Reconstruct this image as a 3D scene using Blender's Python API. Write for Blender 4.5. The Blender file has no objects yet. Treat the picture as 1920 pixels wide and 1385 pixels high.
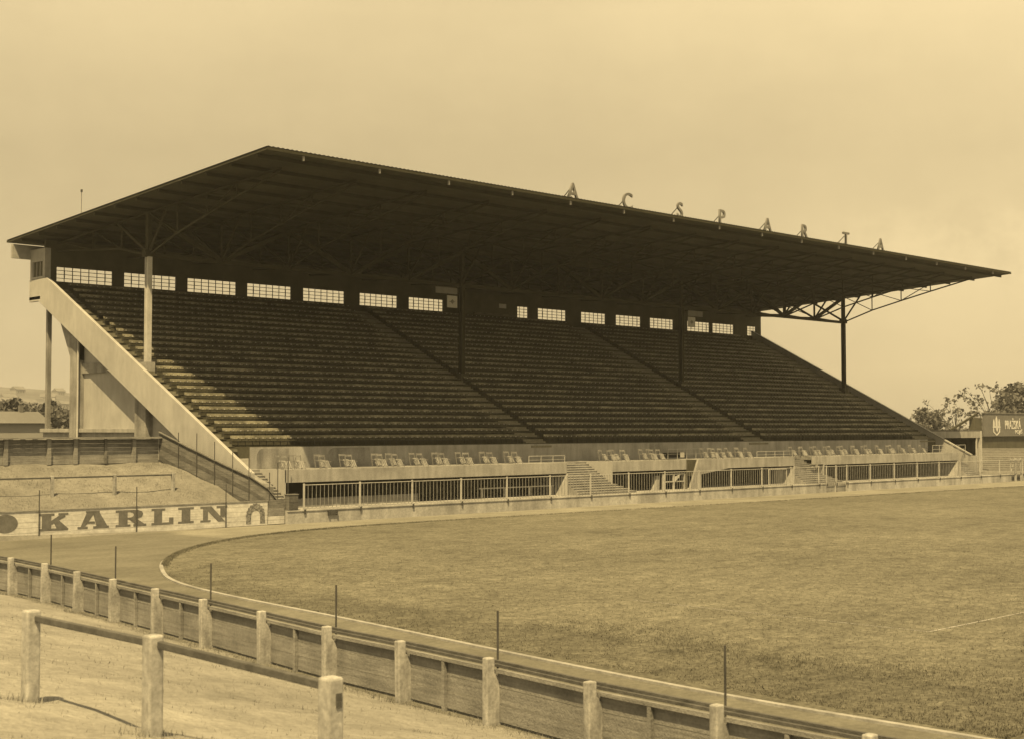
import bpy, math, random
from mathutils import Vector, Matrix
random.seed(7)
SC = bpy.context.scene
COL = SC.collection
R = math.radians

# ------------------------------------------------------------------ camera
cam_d = bpy.data.cameras.new('camera'); cam = bpy.data.objects.new('camera', cam_d); COL.objects.link(cam)
YAW, PIT, ROL = R(44.53), R(2.44), R(-0.046)
fw = Vector((math.sin(YAW)*math.cos(PIT), math.cos(YAW)*math.cos(PIT), math.sin(PIT)))
rt = Vector((math.cos(YAW), -math.sin(YAW), 0)); up = rt.cross(fw)
r2 = rt*math.cos(ROL)+up*math.sin(ROL); u2 = -rt*math.sin(ROL)+up*math.cos(ROL)
M = Matrix((r2, u2, -fw)).transposed().to_4x4(); M.translation = Vector((0, 0, 6.2))
cam.matrix_world = M
cam_d.sensor_width = 36; cam_d.lens = 36*2604/1920
cam_d.clip_start = 0.3; cam_d.clip_end = 9000
cam_d.dof.use_dof = True; cam_d.dof.focus_distance = 85; cam_d.dof.aperture_fstop = 1.9
SC.camera = cam

# ------------------------------------------------------------------ sun, sky, exposure
SUN = Vector((-0.46, -0.37, 1.0)).normalized()
EL = math.asin(SUN.z)
sd = bpy.data.lights.new('sun', 'SUN'); sd.energy = 4.6; sd.angle = R(0.5); sd.color = (1.0, 0.74, 0.335)
so = bpy.data.objects.new('sun', sd); COL.objects.link(so); so.rotation_euler = SUN.to_track_quat('Z', 'Y').to_euler()
W = bpy.data.worlds.new('World'); SC.world = W; W.use_nodes = True
nt = W.node_tree; N = nt.nodes; L = nt.links; N.clear()
out = N.new('ShaderNodeOutputWorld'); bg = N.new('ShaderNodeBackground'); bg.inputs['Strength'].default_value = 0.1
L.new(bg.outputs[0], out.inputs[0])
sky = N.new('ShaderNodeTexSky'); sky.sky_type = 'NISHITA'; sky.sun_disc = False
sky.sun_elevation = EL; sky.sun_rotation = math.atan2(SUN.x, SUN.y); sky.dust_density = 3.0
bw = N.new('ShaderNodeRGBToBW'); L.new(sky.outputs[0], bw.inputs[0])
tc = N.new('ShaderNodeTexCoord')
dot = N.new('ShaderNodeVectorMath'); dot.operation = 'DOT_PRODUCT'; L.new(tc.outputs['Generated'], dot.inputs[0])
dot.inputs[1].default_value = (0.713, -0.701, 0)
no = N.new('ShaderNodeTexNoise'); no.inputs['Scale'].default_value = 2.6; no.inputs['Detail'].default_value = 7; no.inputs['Roughness'].default_value = 0.6
mp = N.new('ShaderNodeMapping'); mp.inputs['Scale'].default_value = (1, 1, 3.0); L.new(tc.outputs['Generated'], mp.inputs[0]); L.new(mp.outputs[0], no.inputs[0])
def wmath(op, a, b):
    m = N.new('ShaderNodeMath'); m.operation = op
    for i, v in enumerate((a, b)):
        if hasattr(v, 'is_linked'): L.new(v, m.inputs[i])
        else: m.inputs[i].default_value = v
    return m.outputs[0]
dz = N.new('ShaderNodeSeparateXYZ'); L.new(tc.outputs['Generated'], dz.inputs[0])
lum = wmath('ADD', wmath('MULTIPLY', bw.outputs[0], 0.28), 2.12)
lum = wmath('ADD', lum, wmath('MULTIPLY', wmath('MINIMUM', wmath('MAXIMUM', dot.outputs['Value'], 0.0), 0.5), 1.8))
lum = wmath('ADD', lum, wmath('MULTIPLY', wmath('MINIMUM', wmath('MAXIMUM', wmath('SUBTRACT', dz.outputs['Z'], 0.19), 0.0), 0.1), 10.0))
n2 = N.new('ShaderNodeTexNoise'); n2.inputs['Scale'].default_value = 9; n2.inputs['Detail'].default_value = 8; n2.inputs['Roughness'].default_value = 0.65; L.new(tc.outputs['Generated'], n2.inputs[0])
lum = wmath('ADD', lum, wmath('MULTIPLY', wmath('SUBTRACT', n2.outputs['Fac'], 0.5), 0.7))
def wstep(v, a, b):
    m = N.new('ShaderNodeMapRange'); m.interpolation_type = 'SMOOTHSTEP'; L.new(v, m.inputs[0]); m.inputs[1].default_value = a; m.inputs[2].default_value = b; return m.outputs[0]
cm = wmath('MULTIPLY', wmath('MULTIPLY', wmath('MULTIPLY', wstep(dot.outputs['Value'], .17, .27), wstep(dz.outputs['Z'], .06, .12)), wmath('SUBTRACT', 1.0, wstep(dz.outputs['Z'], .13, .165))), wstep(n2.outputs['Fac'], .40, .55))
lum = wmath('ADD', lum, wmath('MULTIPLY', cm, 0.38))
cl = wmath('MULTIPLY', wmath('SUBTRACT', no.outputs['Fac'], 0.5), 0.95)
lum = wmath('ADD', lum, cl)
lum = wmath('MAXIMUM', wmath('MINIMUM', lum, 4.5), 0.4)
tint = N.new('ShaderNodeVectorMath'); tint.operation = 'SCALE'; tint.inputs[0].default_value = (1.0, 0.785, 0.425); L.new(lum, tint.inputs['Scale'])
L.new(tint.outputs[0], bg.inputs['Color'])
SC.view_settings.view_transform = 'Standard'; SC.view_settings.look = 'None'
SC.view_settings.exposure = 1.1; SC.view_settings.gamma = 1.0; SC.view_settings.use_curve_mapping = False
SC.cycles.max_bounces = 6; SC.cycles.diffuse_bounces = 4; SC.cycles.transparent_max_bounces = 16
SC.cycles.sample_clamp_indirect = 6

# ------------------------------------------------------------------ materials
def mat(name, lo, hi=None, scale=1.0, rough=0.9, fine=None, bump=0.0, bscale=None, squash=(1, 1, 1), spots=None, spec=0.3, metal=0.0, tint=(1, 1, 1), detail=6, strip=None, sf=(.80, 1.0)):
    hi = lo if hi is None else hi
    m = bpy.data.materials.new(name); m.use_nodes = True
    n = m.node_tree.nodes; l = m.node_tree.links; b = n['Principled BSDF']
    b.inputs['Roughness'].default_value = rough; b.inputs['Specular IOR Level'].default_value = spec; b.inputs['Metallic'].default_value = metal
    g = n.new('ShaderNodeNewGeometry'); mp = n.new('ShaderNodeMapping'); mp.inputs['Scale'].default_value = squash
    l.new(g.outputs['Position'], mp.inputs[0])
    t = n.new('ShaderNodeTexNoise'); t.inputs['Scale'].default_value = scale; t.inputs['Detail'].default_value = detail; t.inputs['Roughness'].default_value = 0.62
    l.new(mp.outputs[0], t.inputs[0])
    r = n.new('ShaderNodeValToRGB'); r.color_ramp.elements[0].position = 0.33; r.color_ramp.elements[1].position = 0.67
    r.color_ramp.elements[0].color = (lo*tint[0], lo*tint[1], lo*tint[2], 1); r.color_ramp.elements[1].color = (hi*tint[0], hi*tint[1], hi*tint[2], 1)
    l.new(t.outputs['Fac'], r.inputs[0]); c = r.outputs[0]
    def mulnoise(c, sc, a, bb, p0=0.3, p1=0.7, sq=(1, 1, 1), det=3):
        m2 = n.new('ShaderNodeMapping'); m2.inputs['Scale'].default_value = sq; l.new(g.outputs['Position'], m2.inputs[0])
        f = n.new('ShaderNodeTexNoise'); f.inputs['Scale'].default_value = sc; f.inputs['Detail'].default_value = det; l.new(m2.outputs[0], f.inputs[0])
        mr = n.new('ShaderNodeMapRange'); mr.inputs[1].default_value = p0; mr.inputs[2].default_value = p1; mr.inputs[3].default_value = a; mr.inputs[4].default_value = bb
        l.new(f.outputs['Fac'], mr.inputs[0])
        x = n.new('ShaderNodeVectorMath'); x.operation = 'SCALE'; l.new(c, x.inputs[0]); l.new(mr.outputs[0], x.inputs['Scale']); return x.outputs[0]
    for f in (fine or []): c = mulnoise(c, *f)
    if strip:      # tone factor changes across a ragged line in X
        sx = n.new('ShaderNodeSeparateXYZ'); l.new(g.outputs['Position'], sx.inputs[0])
        ad = n.new('ShaderNodeMath'); ad.operation = 'MULTIPLY_ADD'; l.new(t.outputs['Fac'], ad.inputs[0]); ad.inputs[1].default_value = 0.0; l.new(sx.outputs['X'], ad.inputs[2])
        wn = n.new('ShaderNodeTexNoise'); wn.inputs['Scale'].default_value = .35; wn.inputs['Detail'].default_value = 5; l.new(g.outputs['Position'], wn.inputs[0])
        a2 = n.new('ShaderNodeMath'); a2.operation = 'MULTIPLY_ADD'; l.new(wn.outputs['Fac'], a2.inputs[0]); a2.inputs[1].default_value = 2.6; l.new(ad.outputs[0], a2.inputs[2])
        mr = n.new('ShaderNodeMapRange'); mr.interpolation_type = 'SMOOTHSTEP'; mr.inputs[1].default_value = strip+.9; mr.inputs[2].default_value = strip+2.2; mr.inputs[3].default_value = sf[0]; mr.inputs[4].default_value = sf[1]
        l.new(a2.outputs[0], mr.inputs[0]); x = n.new('ShaderNodeVectorMath'); x.operation = 'SCALE'; l.new(c, x.inputs[0]); l.new(mr.outputs[0], x.inputs['Scale']); c = x.outputs[0]
    l.new(c, b.inputs['Base Color'])
    if bump:
        t2 = n.new('ShaderNodeTexNoise'); t2.inputs['Scale'].default_value = bscale or scale*6; t2.inputs['Detail'].default_value = 5; l.new(g.outputs['Position'], t2.inputs[0])
        bp = n.new('ShaderNodeBump'); bp.inputs['Strength'].default_value = bump; bp.inputs['Distance'].default_value = 0.05
        l.new(t2.outputs['Fac'], bp.inputs['Height']); l.new(bp.outputs[0], b.inputs['Normal'])
    return m
ST = (1, 1, 0.18)   # vertical streaks
MT = {
 'concrete': mat('concrete', .19, .28, .5, fine=[(2.5, .8, 1.12, .3, .7, ST), (14, .88, 1.1)], bump=.25, bscale=9),
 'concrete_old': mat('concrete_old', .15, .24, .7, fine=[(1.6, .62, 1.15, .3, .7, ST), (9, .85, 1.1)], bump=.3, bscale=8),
 'concrete_wall': mat('concrete_wall', .23, .33, .35, fine=[(1.1, .72, 1.15, .32, .66, (1, 1, .25)), (7, .86, 1.12)], bump=.3, bscale=8),
 'plaster': mat('plaster', .26, .31, .3, fine=[(2.2, .93, 1.05, .34, .66, (1, 1, .3)), (.5, .9, 1.05), (16, .95, 1.05)], bump=.12, bscale=6),
 'plaster_dim': mat('plaster_dim', .24, .29, .4, fine=[(2.2, .88, 1.06)], bump=.12, bscale=6),
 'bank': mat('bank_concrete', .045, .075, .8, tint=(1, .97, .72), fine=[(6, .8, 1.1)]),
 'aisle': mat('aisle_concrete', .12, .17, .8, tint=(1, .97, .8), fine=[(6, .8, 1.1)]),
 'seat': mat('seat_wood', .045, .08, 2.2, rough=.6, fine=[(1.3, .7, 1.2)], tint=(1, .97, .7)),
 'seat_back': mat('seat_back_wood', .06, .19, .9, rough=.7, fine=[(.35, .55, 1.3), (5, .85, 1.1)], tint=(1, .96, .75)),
 'seat_iron': mat('seat_iron', .04, .06, 2.0, rough=.6),
 'knob': mat('arm_tip', .22, .30, 2.0, rough=.6),
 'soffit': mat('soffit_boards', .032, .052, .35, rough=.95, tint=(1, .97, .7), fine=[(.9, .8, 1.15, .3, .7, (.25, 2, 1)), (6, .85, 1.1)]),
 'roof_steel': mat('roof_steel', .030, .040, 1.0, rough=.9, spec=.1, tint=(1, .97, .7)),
 'roof_sheet': mat('roof_sheet', .06, .09, 1.0, rough=.7),
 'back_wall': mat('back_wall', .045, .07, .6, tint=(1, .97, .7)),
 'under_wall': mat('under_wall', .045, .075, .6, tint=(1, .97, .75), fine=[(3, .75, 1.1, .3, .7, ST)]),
 'pale_steel': mat('pale_painted_steel', .31, .39, 1.2, rough=.5, fine=[(9, .9, 1.08)]),
 'fence_steel': mat('fence_steel', .26, .36, 3.0, rough=.55),
 'bar_steel': mat('bar_steel', .13, .22, 3.0, rough=.6),
 'dark_steel': mat('dark_steel', .03, .06, 2.0, rough=.6),
 'letter_roof': mat('roof_letter_paint', .10, .15, 2.0, rough=.5),
 'letter_dark': mat('dark_brown_paint', .085, .12, 2.4, rough=.8, fine=[(8, .85, 1.12)]),
 'white_board': mat('whitewashed_boards', .36, .50, 1.5, fine=[(1.2, .85, 1.08, .3, .7, (.4, 1, 7)), (6, .93, 1.05)], bump=.2, bscale=12),
 'wood': mat('weathered_boards', .14, .21, 1.2, fine=[(2.2, .7, 1.2, .3, .7, (.35, .35, 6)), (10, .88, 1.1)], bump=.3, bscale=12),
 'wood_dark': mat('dark_weathered_boards', .085, .14, 1.2, fine=[(2.2, .7, 1.2, .3, .7, (.35, .35, 6)), (10, .88, 1.1)], bump=.3, bscale=12),
 'near_board': mat('fence_boards', .13, .20, 1.1, fine=[(1.8, .75, 1.18, .3, .7, (.3, .3, 7)), (14, .85, 1.1)], bump=.4, bscale=22),
 'near_rail': mat('dark_rail_timber', .05, .085, 2.0, fine=[(5, .8, 1.15)], bump=.3, bscale=20),
 'near_post': mat('limewashed_concrete_post', .22, .33, 1.3, fine=[(4, .70, 1.14, .34, .62, (1, 1, .35)), (14, .82, 1.08, .36, .6), (40, .88, 1.08)], bump=.12, bscale=60),
 'chair': mat('chair_wood', .13, .24, 3.0, rough=.8),
 'chair_dim': mat('chair_wood_dim', .10, .15, 3.0, rough=.6),
 'sign_pale': mat('pale_sign_board', .30, .36, 2.0, rough=.7),
 'sign_dull': mat('dull_sign_board', .13, .16, 2.0, rough=.7),
 'billboard': mat('billboard_paint', .10, .125, .5, rough=.8, fine=[(2, .9, 1.1)]),
 'billboard_letter': mat('billboard_lettering', .42, .48, 2.0, rough=.7),
 'bark': mat('bark', .05, .09, 1.5),
 'leaf': mat('leaf', .055, .11, .8, rough=.8, fine=[(2, .75, 1.25)]),
 'leaf_dark': mat('leaf_dark', .04, .08, .6, rough=.8, fine=[(1.2, .7, 1.3)]),
 'tyre': mat('tyre_paint', .07, .2, 5.0, fine=[(11, .5, 1.5)]),
 'house_wall': mat('house_plaster', .14, .27, .02),
 'house_roof': mat('house_roof_tiles', .09, .13, .1),
 'chalk': mat('chalk_line', .20, .32, 3.0, fine=[(12, .75, 1.1)]),
 'hill': mat('hill_ground', .05, .11, .012, fine=[(.05, .7, 1.3)]),
}
grass = mat('pitch_grass', .100, .126, .05, rough=1.0, spec=.05, fine=[(.13, .92, 1.07, .35, .65, (1, 1, 1), 4), (.35, .9, 1.08, .3, .7, (1, 1, 1), 5), (1.6, .74, 1.2, .3, .7, (1, 1, 1), 8), (7, .66, 1.34, .32, .68, (1, 1, 1), 6), (.55, .88, 1.03, .36, .47, (.6, 1, 1), 6)], bump=.8, bscale=9, tint=(1, .975, .83), strip=31.3)
rough_gr = mat('embankment_turf', .165, .225, .15, rough=1.0, spec=.05, tint=(1, .985, .94), strip=29, sf=(1, .76), fine=[(.8, .84, 1.12, .3, .7, (1, 1, 1), 6), (4, .86, 1.12, .3, .7, (1, 1, 1), 5), (16, .9, 1.1)], bump=.8, bscale=8)
cinder = mat('cinder_track', .112, .155, .12, rough=1.0, spec=.05, fine=[(.7, .84, 1.12, .3, .7, (.5, 1, 1), 6), (5, .84, 1.14, .3, .7, (1, 1, 1), 6), (30, .88, 1.12)], bump=.3, bscale=12, tint=(1, .98, .87), strip=44, sf=(.86, 1.30))
glass = bpy.data.materials.new('dusty_glass'); glass.use_nodes = True
n = glass.node_tree.nodes; l = glass.node_tree.links; n.clear()
o_ = n.new('ShaderNodeOutputMaterial'); tr = n.new('ShaderNodeBsdfTransparent'); tl = n.new('ShaderNodeBsdfTranslucent'); mx = n.new('ShaderNodeMixShader')
g_ = n.new('ShaderNodeNewGeometry'); t_ = n.new('ShaderNodeTexNoise'); t_.inputs['Scale'].default_value = 1.1; l.new(g_.outputs['Position'], t_.inputs[0])
mr_ = n.new('ShaderNodeMapRange'); mr_.inputs[1].default_value = .35; mr_.inputs[2].default_value = .65; mr_.inputs[3].default_value = .02; mr_.inputs[4].default_value = .10; l.new(t_.outputs[0], mr_.inputs[0])
tl.inputs['Color'].default_value = (.7, .7, .7, 1); l.new(mr_.outputs[0], mx.inputs[0]); l.new(tr.outputs[0], mx.inputs[1]); l.new(tl.outputs[0], mx.inputs[2]); l.new(mx.outputs[0], o_.inputs[0])
MT['glass'] = glass

# ------------------------------------------------------------------ mesh helpers
class MB:
    def __init__(s): s.v = []; s.f = []
    def box(s, x0, x1, y0, y1, z0, z1):
        b = len(s.v)
        s.v += [(x0, y0, z0), (x1, y0, z0), (x1, y1, z0), (x0, y1, z0), (x0, y0, z1), (x1, y0, z1), (x1, y1, z1), (x0, y1, z1)]
        s.f += [tuple(b+i for i in q) for q in ((0, 3, 2, 1), (4, 5, 6, 7), (0, 1, 5, 4), (1, 2, 6, 5), (2, 3, 7, 6), (3, 0, 4, 7))]; return s
    def bar(s, a, b, w, h=None, upv=(0, 0, 1)):
        h = w if h is None else h
        a = Vector(a); b = Vector(b); d = (b-a)
        if d.length < 1e-6: return s
        d.normalize(); u = Vector(upv)
        if abs(d.dot(u)) > .98: u = Vector((0, 1, 0))
        sx = d.cross(u).normalized(); uu = sx.cross(d).normalized(); k = len(s.v)
        for p in (a, b):
            for i, j in ((-1, -1), (1, -1), (1, 1), (-1, 1)): s.v.append(tuple(p+sx*(i*w/2)+uu*(j*h/2)))
        s.f += [tuple(k+i for i in q) for q in ((0, 1, 2, 3), (7, 6, 5, 4), (0, 4, 5, 1), (1, 5, 6, 2), (2, 6, 7, 3), (3, 7, 4, 0))]; return s
    def prism(s, pts, ax, a, b):
        # pts 2-D polygon extruded along axis ax ('x','y','z') from a to b
        def P(p, t): return {'x': (t, p[0], p[1]), 'y': (p[0], t, p[1]), 'z': (p[0], p[1], t)}[ax]
        k = len(s.v); n_ = len(pts)
        s.v += [P(p, a) for p in pts]+[P(p, b) for p in pts]
        s.f.append(tuple(k+i for i in range(n_))); s.f.append(tuple(k+n_+i for i in reversed(range(n_))))
        for i in range(n_): j = (i+1) % n_; s.f.append((k+i, k+n_+i, k+n_+j, k+j))
        return s
    def hexa(s, lo, hi):   # 4 bottom + 4 top points
        k = len(s.v); s.v += list(lo)+list(hi)
        s.f += [tuple(k+i for i in q) for q in ((0, 3, 2, 1), (4, 5, 6, 7), (0, 1, 5, 4), (1, 2, 6, 5), (2, 3, 7, 6), (3, 0, 4, 7))]; return s
    def tube(s, pts, rad, n_=8):
        if not isinstance(rad, (list, tuple)): rad = [rad]*len(pts)
        k0 = len(s.v); pts = [Vector(p) for p in pts]
        for i, p in enumerate(pts):
            d = (pts[min(i+1, len(pts)-1)]-pts[max(i-1, 0)]).normalized(); u = Vector((0, 0, 1)) if abs(d.z) < .95 else Vector((1, 0, 0))
            a = d.cross(u).normalized(); b = d.cross(a)
            for j in range(n_): t = 2*math.pi*j/n_; s.v.append(tuple(p+(a*math.cos(t)+b*math.sin(t))*rad[i]))
        for i in range(len(pts)-1):
            for j in range(n_): q = (j+1) % n_; s.f.append((k0+i*n_+j, k0+i*n_+q, k0+(i+1)*n_+q, k0+(i+1)*n_+j))
        s.f.append(tuple(k0+j for j in range(n_))); s.f.append(tuple(k0+(len(pts)-1)*n_+j for j in reversed(range(n_)))); return s
    def quad(s, a, b, c, d): k = len(s.v); s.v += [a, b, c, d]; s.f.append((k, k+1, k+2, k+3)); return s
    def build(s, name, m, parent=None, bevel=0, smooth=False, off=(0, 0, 0)):
        me = bpy.data.meshes.new(name); me.from_pydata([(x-off[0], y-off[1], z-off[2]) for x, y, z in s.v], [], s.f)
        me.materials.append(MT[m] if isinstance(m, str) else m)
        import bmesh
        bm = bmesh.new(); bm.from_mesh(me); bmesh.ops.recalc_face_normals(bm, faces=bm.faces); bm.to_mesh(me); bm.free()
        if smooth:
            for p in me.polygons: p.use_smooth = True
        o = bpy.data.objects.new(name, me); COL.objects.link(o)
        if parent is not None: o.parent = parent
        if bevel:
            b = o.modifiers.new('bevel', 'BEVEL'); b.width = bevel; b.segments = 2; b.limit_method = 'ANGLE'
        return o
def tag(o, label=None, cat=None, group=None, kind=None):
    if label: o['label'] = label
    if cat: o['category'] = cat
    if group: o['group'] = group
    if kind: o['kind'] = kind
    return o
def thing(name, label, cat, loc=(0, 0, 0), rz=0, group=None):
    o = bpy.data.objects.new(name, None); COL.objects.link(o); o.location = loc; o.rotation_euler = (0, 0, rz); o.empty_display_size = .3
    return tag(o, label, cat, group)
def tree_copy(o, parent=None):
    c = o.copy(); COL.objects.link(c); c.parent = parent
    for ch in list(o.children): tree_copy(ch, c)
    return c
ORD = ['first', 'second', 'third', 'fourth', 'fifth', 'sixth', 'seventh', 'eighth', 'ninth', 'tenth', 'eleventh', 'twelfth', 'thirteenth', 'fourteenth', 'fifteenth', 'sixteenth', 'seventeenth', 'eighteenth', 'nineteenth', 'twentieth', 'twenty-first', 'twenty-second', 'twenty-third', 'twenty-fourth', 'twenty-fifth', 'twenty-sixth', 'twenty-seventh', 'twenty-eighth', 'twenty-ninth', 'thirtieth', 'thirty-first']
def sstep(a, b, x):
    t = max(0, min(1, (x-a)/(b-a))); return t*t*(3-2*t)

# ------------------------------------------------------------------ plan curves
FEN = [(19.4, 2.2), (19.42, 5.4), (19.45, 8.6), (19.52, 11.8), (19.63, 14.9), (19.81, 18.03), (20.18, 21.24), (20.5, 24.47), (20.7, 27.5), (21.12, 30.9), (21.55, 34.4), (21.92, 37.7), (22.3, 41.0), (22.69, 44.17), (23.05, 47.3), (23.3, 50.5), (23.4, 53.8), (23.45, 57.0), (23.5, 60.2), (23.7, 63.4), (24.3, 66.6), (25.6, 69.7), (27.6, 72.5), (30.4, 75.1)]
KERB = [(26.5, -5), (26.2, 10), (26.2, 15.2), (26.15, 18.2), (26.4, 22.3), (27.0, 28.0), (27.75, 34.0), (28.15, 37.8), (28.55, 42.2), (28.95, 45.5), (29.55, 48.7), (30.4, 51.3), (31.7, 53.9), (33.2, 56.6), (35.2, 59.5), (38.0, 62.7), (41.6, 65.8), (46.2, 68.4), (51, 69.9), (58, 70.5), (71.3, 70.4), (103, 69.2), (130, 68.6), (150, 67.5), (163, 63), (172, 54), (176, 40), (175, 10), (150, -30), (90, -45), (45, -35)]
def smooth_poly(P, it=2):
    for _ in range(it):
        Q = []
        for i in range(len(P)):
            a = P[i]; b = P[(i+1) % len(P)]
            Q += [(a[0]*.75+b[0]*.25, a[1]*.75+b[1]*.25), (a[0]*.25+b[0]*.75, a[1]*.25+b[1]*.75)]
        P = Q
    return P
KERB = smooth_poly(KERB)
BND = FEN+[(51.9, 75.35), (172, 75.35), (186, 68), (196, 52), (200, 20), (180, -50), (80, -70), (24, -40)]
def inside(x, y, P):
    c = False; j = len(P)-1
    for i in range(len(P)):
        if (P[i][1] > y) != (P[j][1] > y) and x < (P[j][0]-P[i][0])*(y-P[i][1])/(P[j][1]-P[i][1])+P[i][0]: c = not c
        j = i
    return c
def pdist(x, y, P):
    best = 1e9; nn = len(P)
    for i in range(nn):
        ax, ay = P[i]; bx, by = P[(i+1) % nn]; dx, dy = bx-ax, by-ay
        t = max(0, min(1, ((x-ax)*dx+(y-ay)*dy)/(dx*dx+dy*dy))); best = min(best, math.hypot(x-ax-t*dx, y-ay-t*dy))
    return best
def ground_z(x, y):
    if inside(x, y, BND): return 0.0
    d = pdist(x, y, BND)
    if d > 200: return 0.0
    fall = 1-sstep(45, 110, d)
    if y > 75 and x > 53.0:
        if x < 152:
            return 3.6*sstep(96, 104, y)*fall*(1-sstep(52.9, 54.0, x)*(1-sstep(100, 104, y))) if False else 0.0
        q = (x-156)*.6+(y-77)*.8
        return (.75*sstep(0, 1.2, d)+2.0*sstep(10, 52, q))*(1-sstep(150, 220, d))
    b = sstep(50, 74, y)
    s = .2*(1-b)+.305*b
    z = min((.78*b)*sstep(0, .5, d)+s*max(0, d-.1), 4.6*(1-b)+4.15*b)
    if 43 < x <= 53.0 and y > 75: z += .35*sstep(46, 50, x)*sstep(76, 80, y)*(1-sstep(84, 86, y))
    bumps = .05*math.sin(x*1.7+y*.9)+.04*math.sin(x*.6-y*2.1)
    return max(0, z*fall+bumps*sstep(.5, 2, d))

# ------------------------------------------------------------------ setting: ground, track, pitch, hills
def frange(a, b, s):
    r_ = []; x = a
    while x < b-1e-6: r_.append(x); x += s
    return r_
GX = [-5000, -2500, -1200, -600, -300, -150, -80, -40]+frange(-25, 5, 2.5)+frange(5, 26, .7)+frange(26, 56, 1.0)+frange(56, 152, 8)+frange(152, 260, 4)+[280, 320, 380, 460, 600, 900, 1500, 2600, 5000]
GY = [-5000, -2500, -1200, -600, -300, -150, -80]+frange(-40, 0, 5)+frange(0, 54, 1.0)+frange(54, 75, 1.5)+[75, 75.35, 75.8]+frange(76.5, 90, 1.0)+frange(90, 150, 4)+[160, 175, 200, 240, 300, 400, 600, 900, 1500, 2600, 5000]
g = MB(); nx, ny = len(GX), len(GY)
for y in GY:
    for x in GX: g.v.append((x, y, ground_z(x, y)))
for j in range(ny-1):
    for i in range(nx-1): g.f.append((j*nx+i, j*nx+i+1, (j+1)*nx+i+1, (j+1)*nx+i))
tag(g.build('ground', rough_gr, smooth=True), kind='structure')
def sheet(name, P, z, m):
    from mathutils.geometry import tessellate_polygon
    b = MB(); b.v = [(p[0], p[1], z) for p in P]; b.f = [tuple(t) for t in tessellate_polygon([[Vector((p[0], p[1], 0)) for p in P]])]
    return tag(b.build(name, m), kind='structure')
sheet('running_track', BND, .012, cinder)
# pitch: grass sheet with a slightly ragged edge
PE = []
for i, p in enumerate(KERB):
    q = KERB[(i+1) % len(KERB)]; dd = math.hypot(q[0]-p[0], q[1]-p[1]); k = max(1, int(dd/.7))
    for j in range(k):
        t = j/k; x = p[0]+(q[0]-p[0])*t; y = p[1]+(q[1]-p[1])*t
        a = .10 if y < 64 else .28
        PE.append((x+random.uniform(-a, a)*.5, y+random.uniform(-a, a)))
sheet('pitch', PE, .024, grass)
kb = MB()
for i in range(len(KERB)):
    a = KERB[i]; b = KERB[(i+1) % len(KERB)]
    if min(a[1], b[1]) < 63 and a[0] < 42 and min(a[1], b[1]) > -4:
        f_ = max(.45, min(1, (64.5-a[1])/9)); kb.bar((a[0], a[1], .03*f_), (b[0], b[1], .03*f_), .17*f_, .09*f_)
tag(kb.build('kerb', 'concrete'), kind='structure')
# chalk lines on the pitch
ch = MB()
for (a, b, w) in (((38.9, 21.45), (150, 21.6), .10), ((38.9, 21.45), (38.5, 33), .06)):
    n_ = int(math.dist(a, b)/1.1)
    for i in range(n_):
        if random.random() < .12: continue
        t0, t1 = i/n_, (i+.96)/n_; ww = w*random.uniform(.5, 1)
        x0 = a[0]+(b[0]-a[0])*t0; y0 = a[1]+(b[1]-a[1])*t0; x1 = a[0]+(b[0]-a[0])*t1; y1 = a[1]+(b[1]-a[1])*t1
        dx, dy = (x1-x0), (y1-y0); ln = math.hypot(dx, dy); px, py = -dy/ln*ww/2, dx/ln*ww/2
        ch.quad((x0+px, y0+py, .030), (x0-px, y0-py, .030), (x1-px, y1-py, .030), (x1+px, y1+py, .030))
tag(ch.build('pitch_marking', 'chalk'), kind='structure')
# tufts of longer grass on the pitch side of the near kerb and along the worn ridge
tf = MB()
def blade(x, y, z, h, w):
    a = random.uniform(0, 6.28); c, s_ = math.cos(a)*w, math.sin(a)*w; lx, ly = random.uniform(-.6, .6)*h, random.uniform(-.6, .6)*h
    k = len(tf.v); tf.v += [(x-c, y-s_, z), (x+c, y+s_, z), (x+lx, y+ly, z+h)]; tf.f.append((k, k+1, k+2))
for i in range(60000):
    y = 13+44*random.random()**1.7; x = 26.6+(y-13)*.06+ (22+y*.6)*random.random()**1.6
    if not inside(x, y, KERB): continue
    blade(x, y, .02, random.uniform(.03, .075), random.uniform(.006, .014))
for i in range(7000):
    t = random.random(); y = 31-17*t; x = 31.9+.5*math.sin(t*9)+random.gauss(0, 1.0)
    blade(x, y+random.gauss(0, .2), .02, random.uniform(.03, .08), random.uniform(.006, .013))
for i in range(15000):      # longer fringe along the track edge
    k = random.randrange(len(KERB)); a_ = KERB[k]; b_ = KERB[(k+1) % len(KERB)]
    if a_[1] < 56 or a_[0] > 150: continue
    for q in range(3):
        t = random.random(); x = a_[0]+(b_[0]-a_[0])*t; y = a_[1]+(b_[1]-a_[1])*t-abs(random.gauss(0, .25)); blade(x, y, .02, random.uniform(.05, .13), .014)
tag(tf.build('grass', grass), 'short ragged grass on the pitch', 'grass', kind='stuff')
tf = MB()
for i in range(9000):
    y = random.uniform(76.2, 85); x = random.uniform(34, 50); blade(x, y, ground_z(x, y)-.01, random.uniform(.04, .12), .012)
for i in range(14000):
    y = random.uniform(8, 46); x = random.uniform(6.5, 21)
    blade(x, y, ground_z(x, y)-.02, random.uniform(.03, .10), random.uniform(.004, .010))
for (px_, py_) in [(10.0, 20.92), (10.0, 17.23), (10.0, 13.2)]+FEN[3:18]:
    for i in range(90):
        a_ = random.uniform(0, 6.28); r_ = .16+abs(random.gauss(0, .16)); x = px_+r_*math.cos(a_)-.05; y = py_+r_*math.sin(a_)
        if x < px_+.1 or px_ == 10.0: blade(x, y, ground_z(x, y)-.02, random.uniform(.06, .2), random.uniform(.005, .01))
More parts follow.
